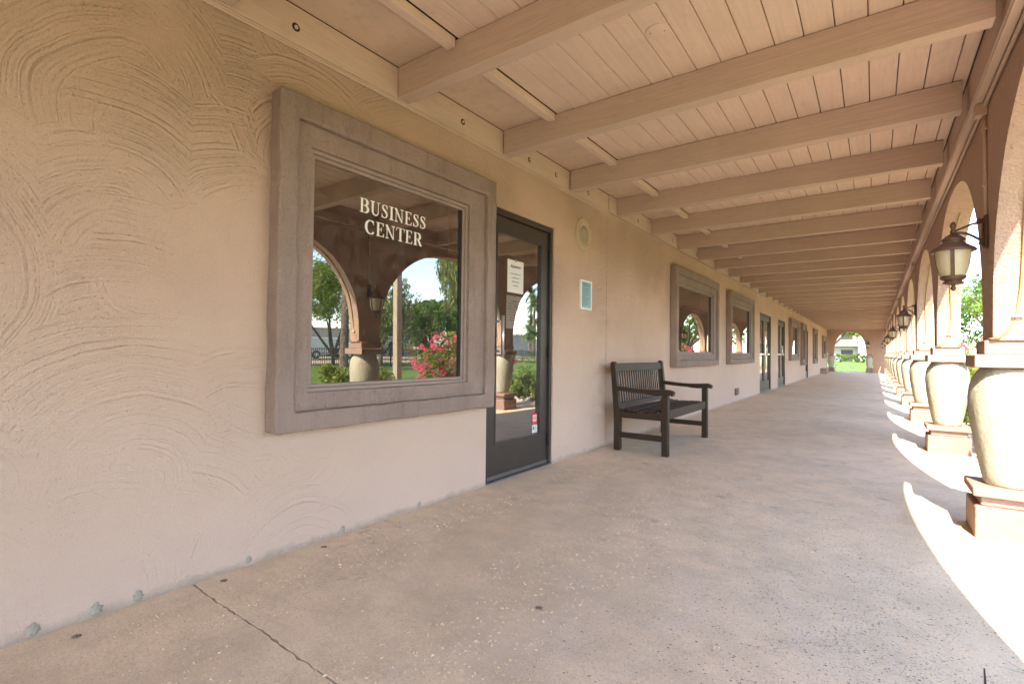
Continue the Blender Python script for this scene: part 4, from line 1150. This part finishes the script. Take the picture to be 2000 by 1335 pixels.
house(48, 22, 46, 3.1, M['house'], 'low beige house with dark arched openings behind the white van', [(-8, 1.2, 2.1), (-4, 1.4, 2.2), (0.5, 1.2, 2.1), (5, 1.3, 2.1), (9.5, 1.2, 2.1)], flat=True)
house(50, -8, 18, 3.0, M['house'], 'low beige house across the road, farthest to the left in the reflections', [(-9, 1.2, 2.1), (-4, 1.4, 2.2), (2, 1.2, 2.1), (8, 1.3, 2.1)], flat=True)
hg = house(41, 52, 64.2, 3.15, M['houseg'], 'flat roofed grey building reflected in the glass door', [(-2, .9, 2.0)], flat=True)
house(44, 64.6, 82, 2.6, M['housew'], 'white flat roofed building just right of the grey one in the glass door', [(5, .9, 2.0)], flat=True)
# white van
def van():
    t = empty('parked_van', (34.6, 24.5, .22), label='white van parked on the road behind the iron fence', cat='van')
    prof = [(-2.5, .35), (2.45, .35), (2.55, .62), (2.45, .86), (1.75, 1.02), (1.05, 1.62), (.75, 1.72), (-2.35, 1.74), (-2.52, 1.6), (-2.56, .6)]
    mb = MB(); mb.prism([(u, v) for u, v in prof], 'x', -.92, .92); mb.build('body', M['van'], t, bevel=.06, seg=3)
    for s in (-1, 1):
        mb = MB(); mb.prism([(.25, 1.05), (1.55, 1.05), (.95, 1.56), (.25, 1.58)], 'x', s*.921, s*.935); mb.build('side_window', M['dark'], t)
        mb = MB(); mb.obox((s*.62, 2.53, .74), (.14, 0, 0), (0, .03, 0), (0, 0, .07)); mb.build('headlight', M['steel'], t)
        for y in (-1.55, 1.6):
            mb = MB(); mb.tube([(s*.74, y, .33), (s*.95, y, .33)], .33, 20); w = mb.build('wheel', M['tyre'], t)
            mb = MB(); mb.tube([(s*.951, y, .33), (s*.957, y, .33)], .18, 16); mb.build('rim', M['steel'], w)
    mb = MB(); mb.obox((0, 1.43, 1.355), (.78, 0, 0), (0, .30, -.27), (0, .012, .013)); mb.build('windscreen', M['dark'], t)
van()
# building beyond the far arch
def far_building():
    t = empty('two_storey_building', (0, 116, G), label='pale two storey building with balconies seen through the far arch', cat='building')
    mb = MB(); mb.box(-9, 9, 0, 12, -.2, 7.2); mb.build('wall', M['house'], t)
    mb = MB(); mb.box(-.1, 1.5, -1.6, -.001, -.2, 8.0); mb.build('stair_tower', M['housew'], t)
    mb = MB(); mb.box(1.502, 9, -1.4, -.001, 2.6, 3.3); mb.build('balcony', M['housew'], t)
    mb = MB()
    for i in range(26): mb.box(1.6+i*.28, 1.72+i*.28, -1.38, -1.3, 3.301, 4.0)
    mb.box(1.55, 9, -1.42, -1.26, 4.001, 4.12); mb.build('balustrade', M['housew'], t)
    mb = MB(); mb.box(-4.2, -.102, -1.4, -.001, 2.9, 3.3); mb.build('balcony', M['house'], t)
    mb = MB()
    for i in range(14): mb.box(-4.1+i*.28, -3.98+i*.28, -1.38, -1.3, 3.301, 4.0)
    mb.box(-4.2, -.15, -1.42, -1.26, 4.001, 4.12); mb.build('balustrade', M['house'], t)
    for (a, b, c, d) in ((-2.9, -1.0, 0, 2.2), (3, 5, 0, 2.2), (-2.9, -1.0, 3.4, 5.6), (3, 5, 3.4, 5.6), (-6.5, -5, .9, 2.2)):
        mb = MB(); mb.box(a, b, -.03, -.002, c, d); mb.build('window', M['dark'], t)
    mb = MB(); mb.prism([(-.7, 7.2), (6, 9.2), (12.7, 7.2), (12.7, 7.05), (-.7, 7.05)], 'x', -9.5, 9.5); mb.build('roof', M['roof'], t)
far_building()

# ---------------------------------------------------------------- light, sky, camera
S = Vector((.225, -.90, 1.0)).normalized()
sun = bpy.data.lights.new('sun', 'SUN'); sun.energy = 2.8; sun.angle = math.radians(.53); sun.color = (1, .89, .72)
so = bpy.data.objects.new('sun', sun); COL.objects.link(so); so.rotation_euler = S.to_track_quat('Z', 'Y').to_euler()
W = bpy.data.worlds.new('World'); sc.world = W; W.use_nodes = True; t = W.node_tree
bg = t.nodes['Background']; sky = t.nodes.new('ShaderNodeTexSky'); sky.sky_type = 'NISHITA'; sky.sun_disc = False
sky.sun_elevation = math.asin(S.z); sky.sun_rotation = math.atan2(S.x, S.y)
sky.air_density = 1.0; sky.dust_density = .4; sky.ozone_density = 1.0
tc = t.nodes.new('ShaderNodeTexCoord'); mp = t.nodes.new('ShaderNodeMapping'); mp.inputs['Scale'].default_value = (1, 1, 3.2)
nz = t.nodes.new('ShaderNodeTexNoise'); nz.inputs['Scale'].default_value = 2.6; nz.inputs['Detail'].default_value = 7; nz.inputs['Roughness'].default_value = .6
cr = t.nodes.new('ShaderNodeValToRGB'); cr.color_ramp.elements[0].position = .50; cr.color_ramp.elements[0].color = (0,0,0,1); cr.color_ramp.elements[1].position = .78; cr.color_ramp.elements[1].color = (.3,.3,.3,1)
mx = t.nodes.new('ShaderNodeMix'); mx.data_type = 'RGBA'; mx.inputs[7].default_value = (5.2, 5.3, 5.6, 1)
t.links.new(tc.outputs['Generated'], mp.inputs[0]); t.links.new(mp.outputs[0], nz.inputs['Vector']); t.links.new(nz.outputs['Fac'], cr.inputs[0])
t.links.new(cr.outputs[0], mx.inputs[0]); t.links.new(sky.outputs[0], mx.inputs[6]); t.links.new(mx.outputs[2], bg.inputs[0]); bg.inputs[1].default_value = .15

cam = bpy.data.cameras.new('camera'); co = bpy.data.objects.new('camera', cam); COL.objects.link(co); sc.camera = co
f, yaw, pit, roll, xc = 972.97, .6289, .0188, .0114, 2.336
F = Vector((-math.sin(yaw)*math.cos(pit), math.cos(yaw)*math.cos(pit), math.sin(pit)))
Rr = Vector((math.cos(yaw), math.sin(yaw), 0)); U = Rr.cross(F)
R2 = Rr*math.cos(roll)+U*math.sin(roll); U2 = -Rr*math.sin(roll)+U*math.cos(roll)
co.matrix_world = Matrix(((R2.x, U2.x, -F.x, xc), (R2.y, U2.y, -F.y, 0), (R2.z, U2.z, -F.z, 1.0), (0, 0, 0, 1)))
cam.sensor_width = 36; cam.lens = f/2000*36; cam.clip_start = .02; cam.clip_end = 3000
sc.view_settings.view_transform = 'Standard'; sc.view_settings.look = 'None'; sc.view_settings.gamma = 1
sc.view_settings.exposure = 2.8
sc.cycles.max_bounces = 14; sc.cycles.diffuse_bounces = 8; sc.cycles.transparent_max_bounces = 16
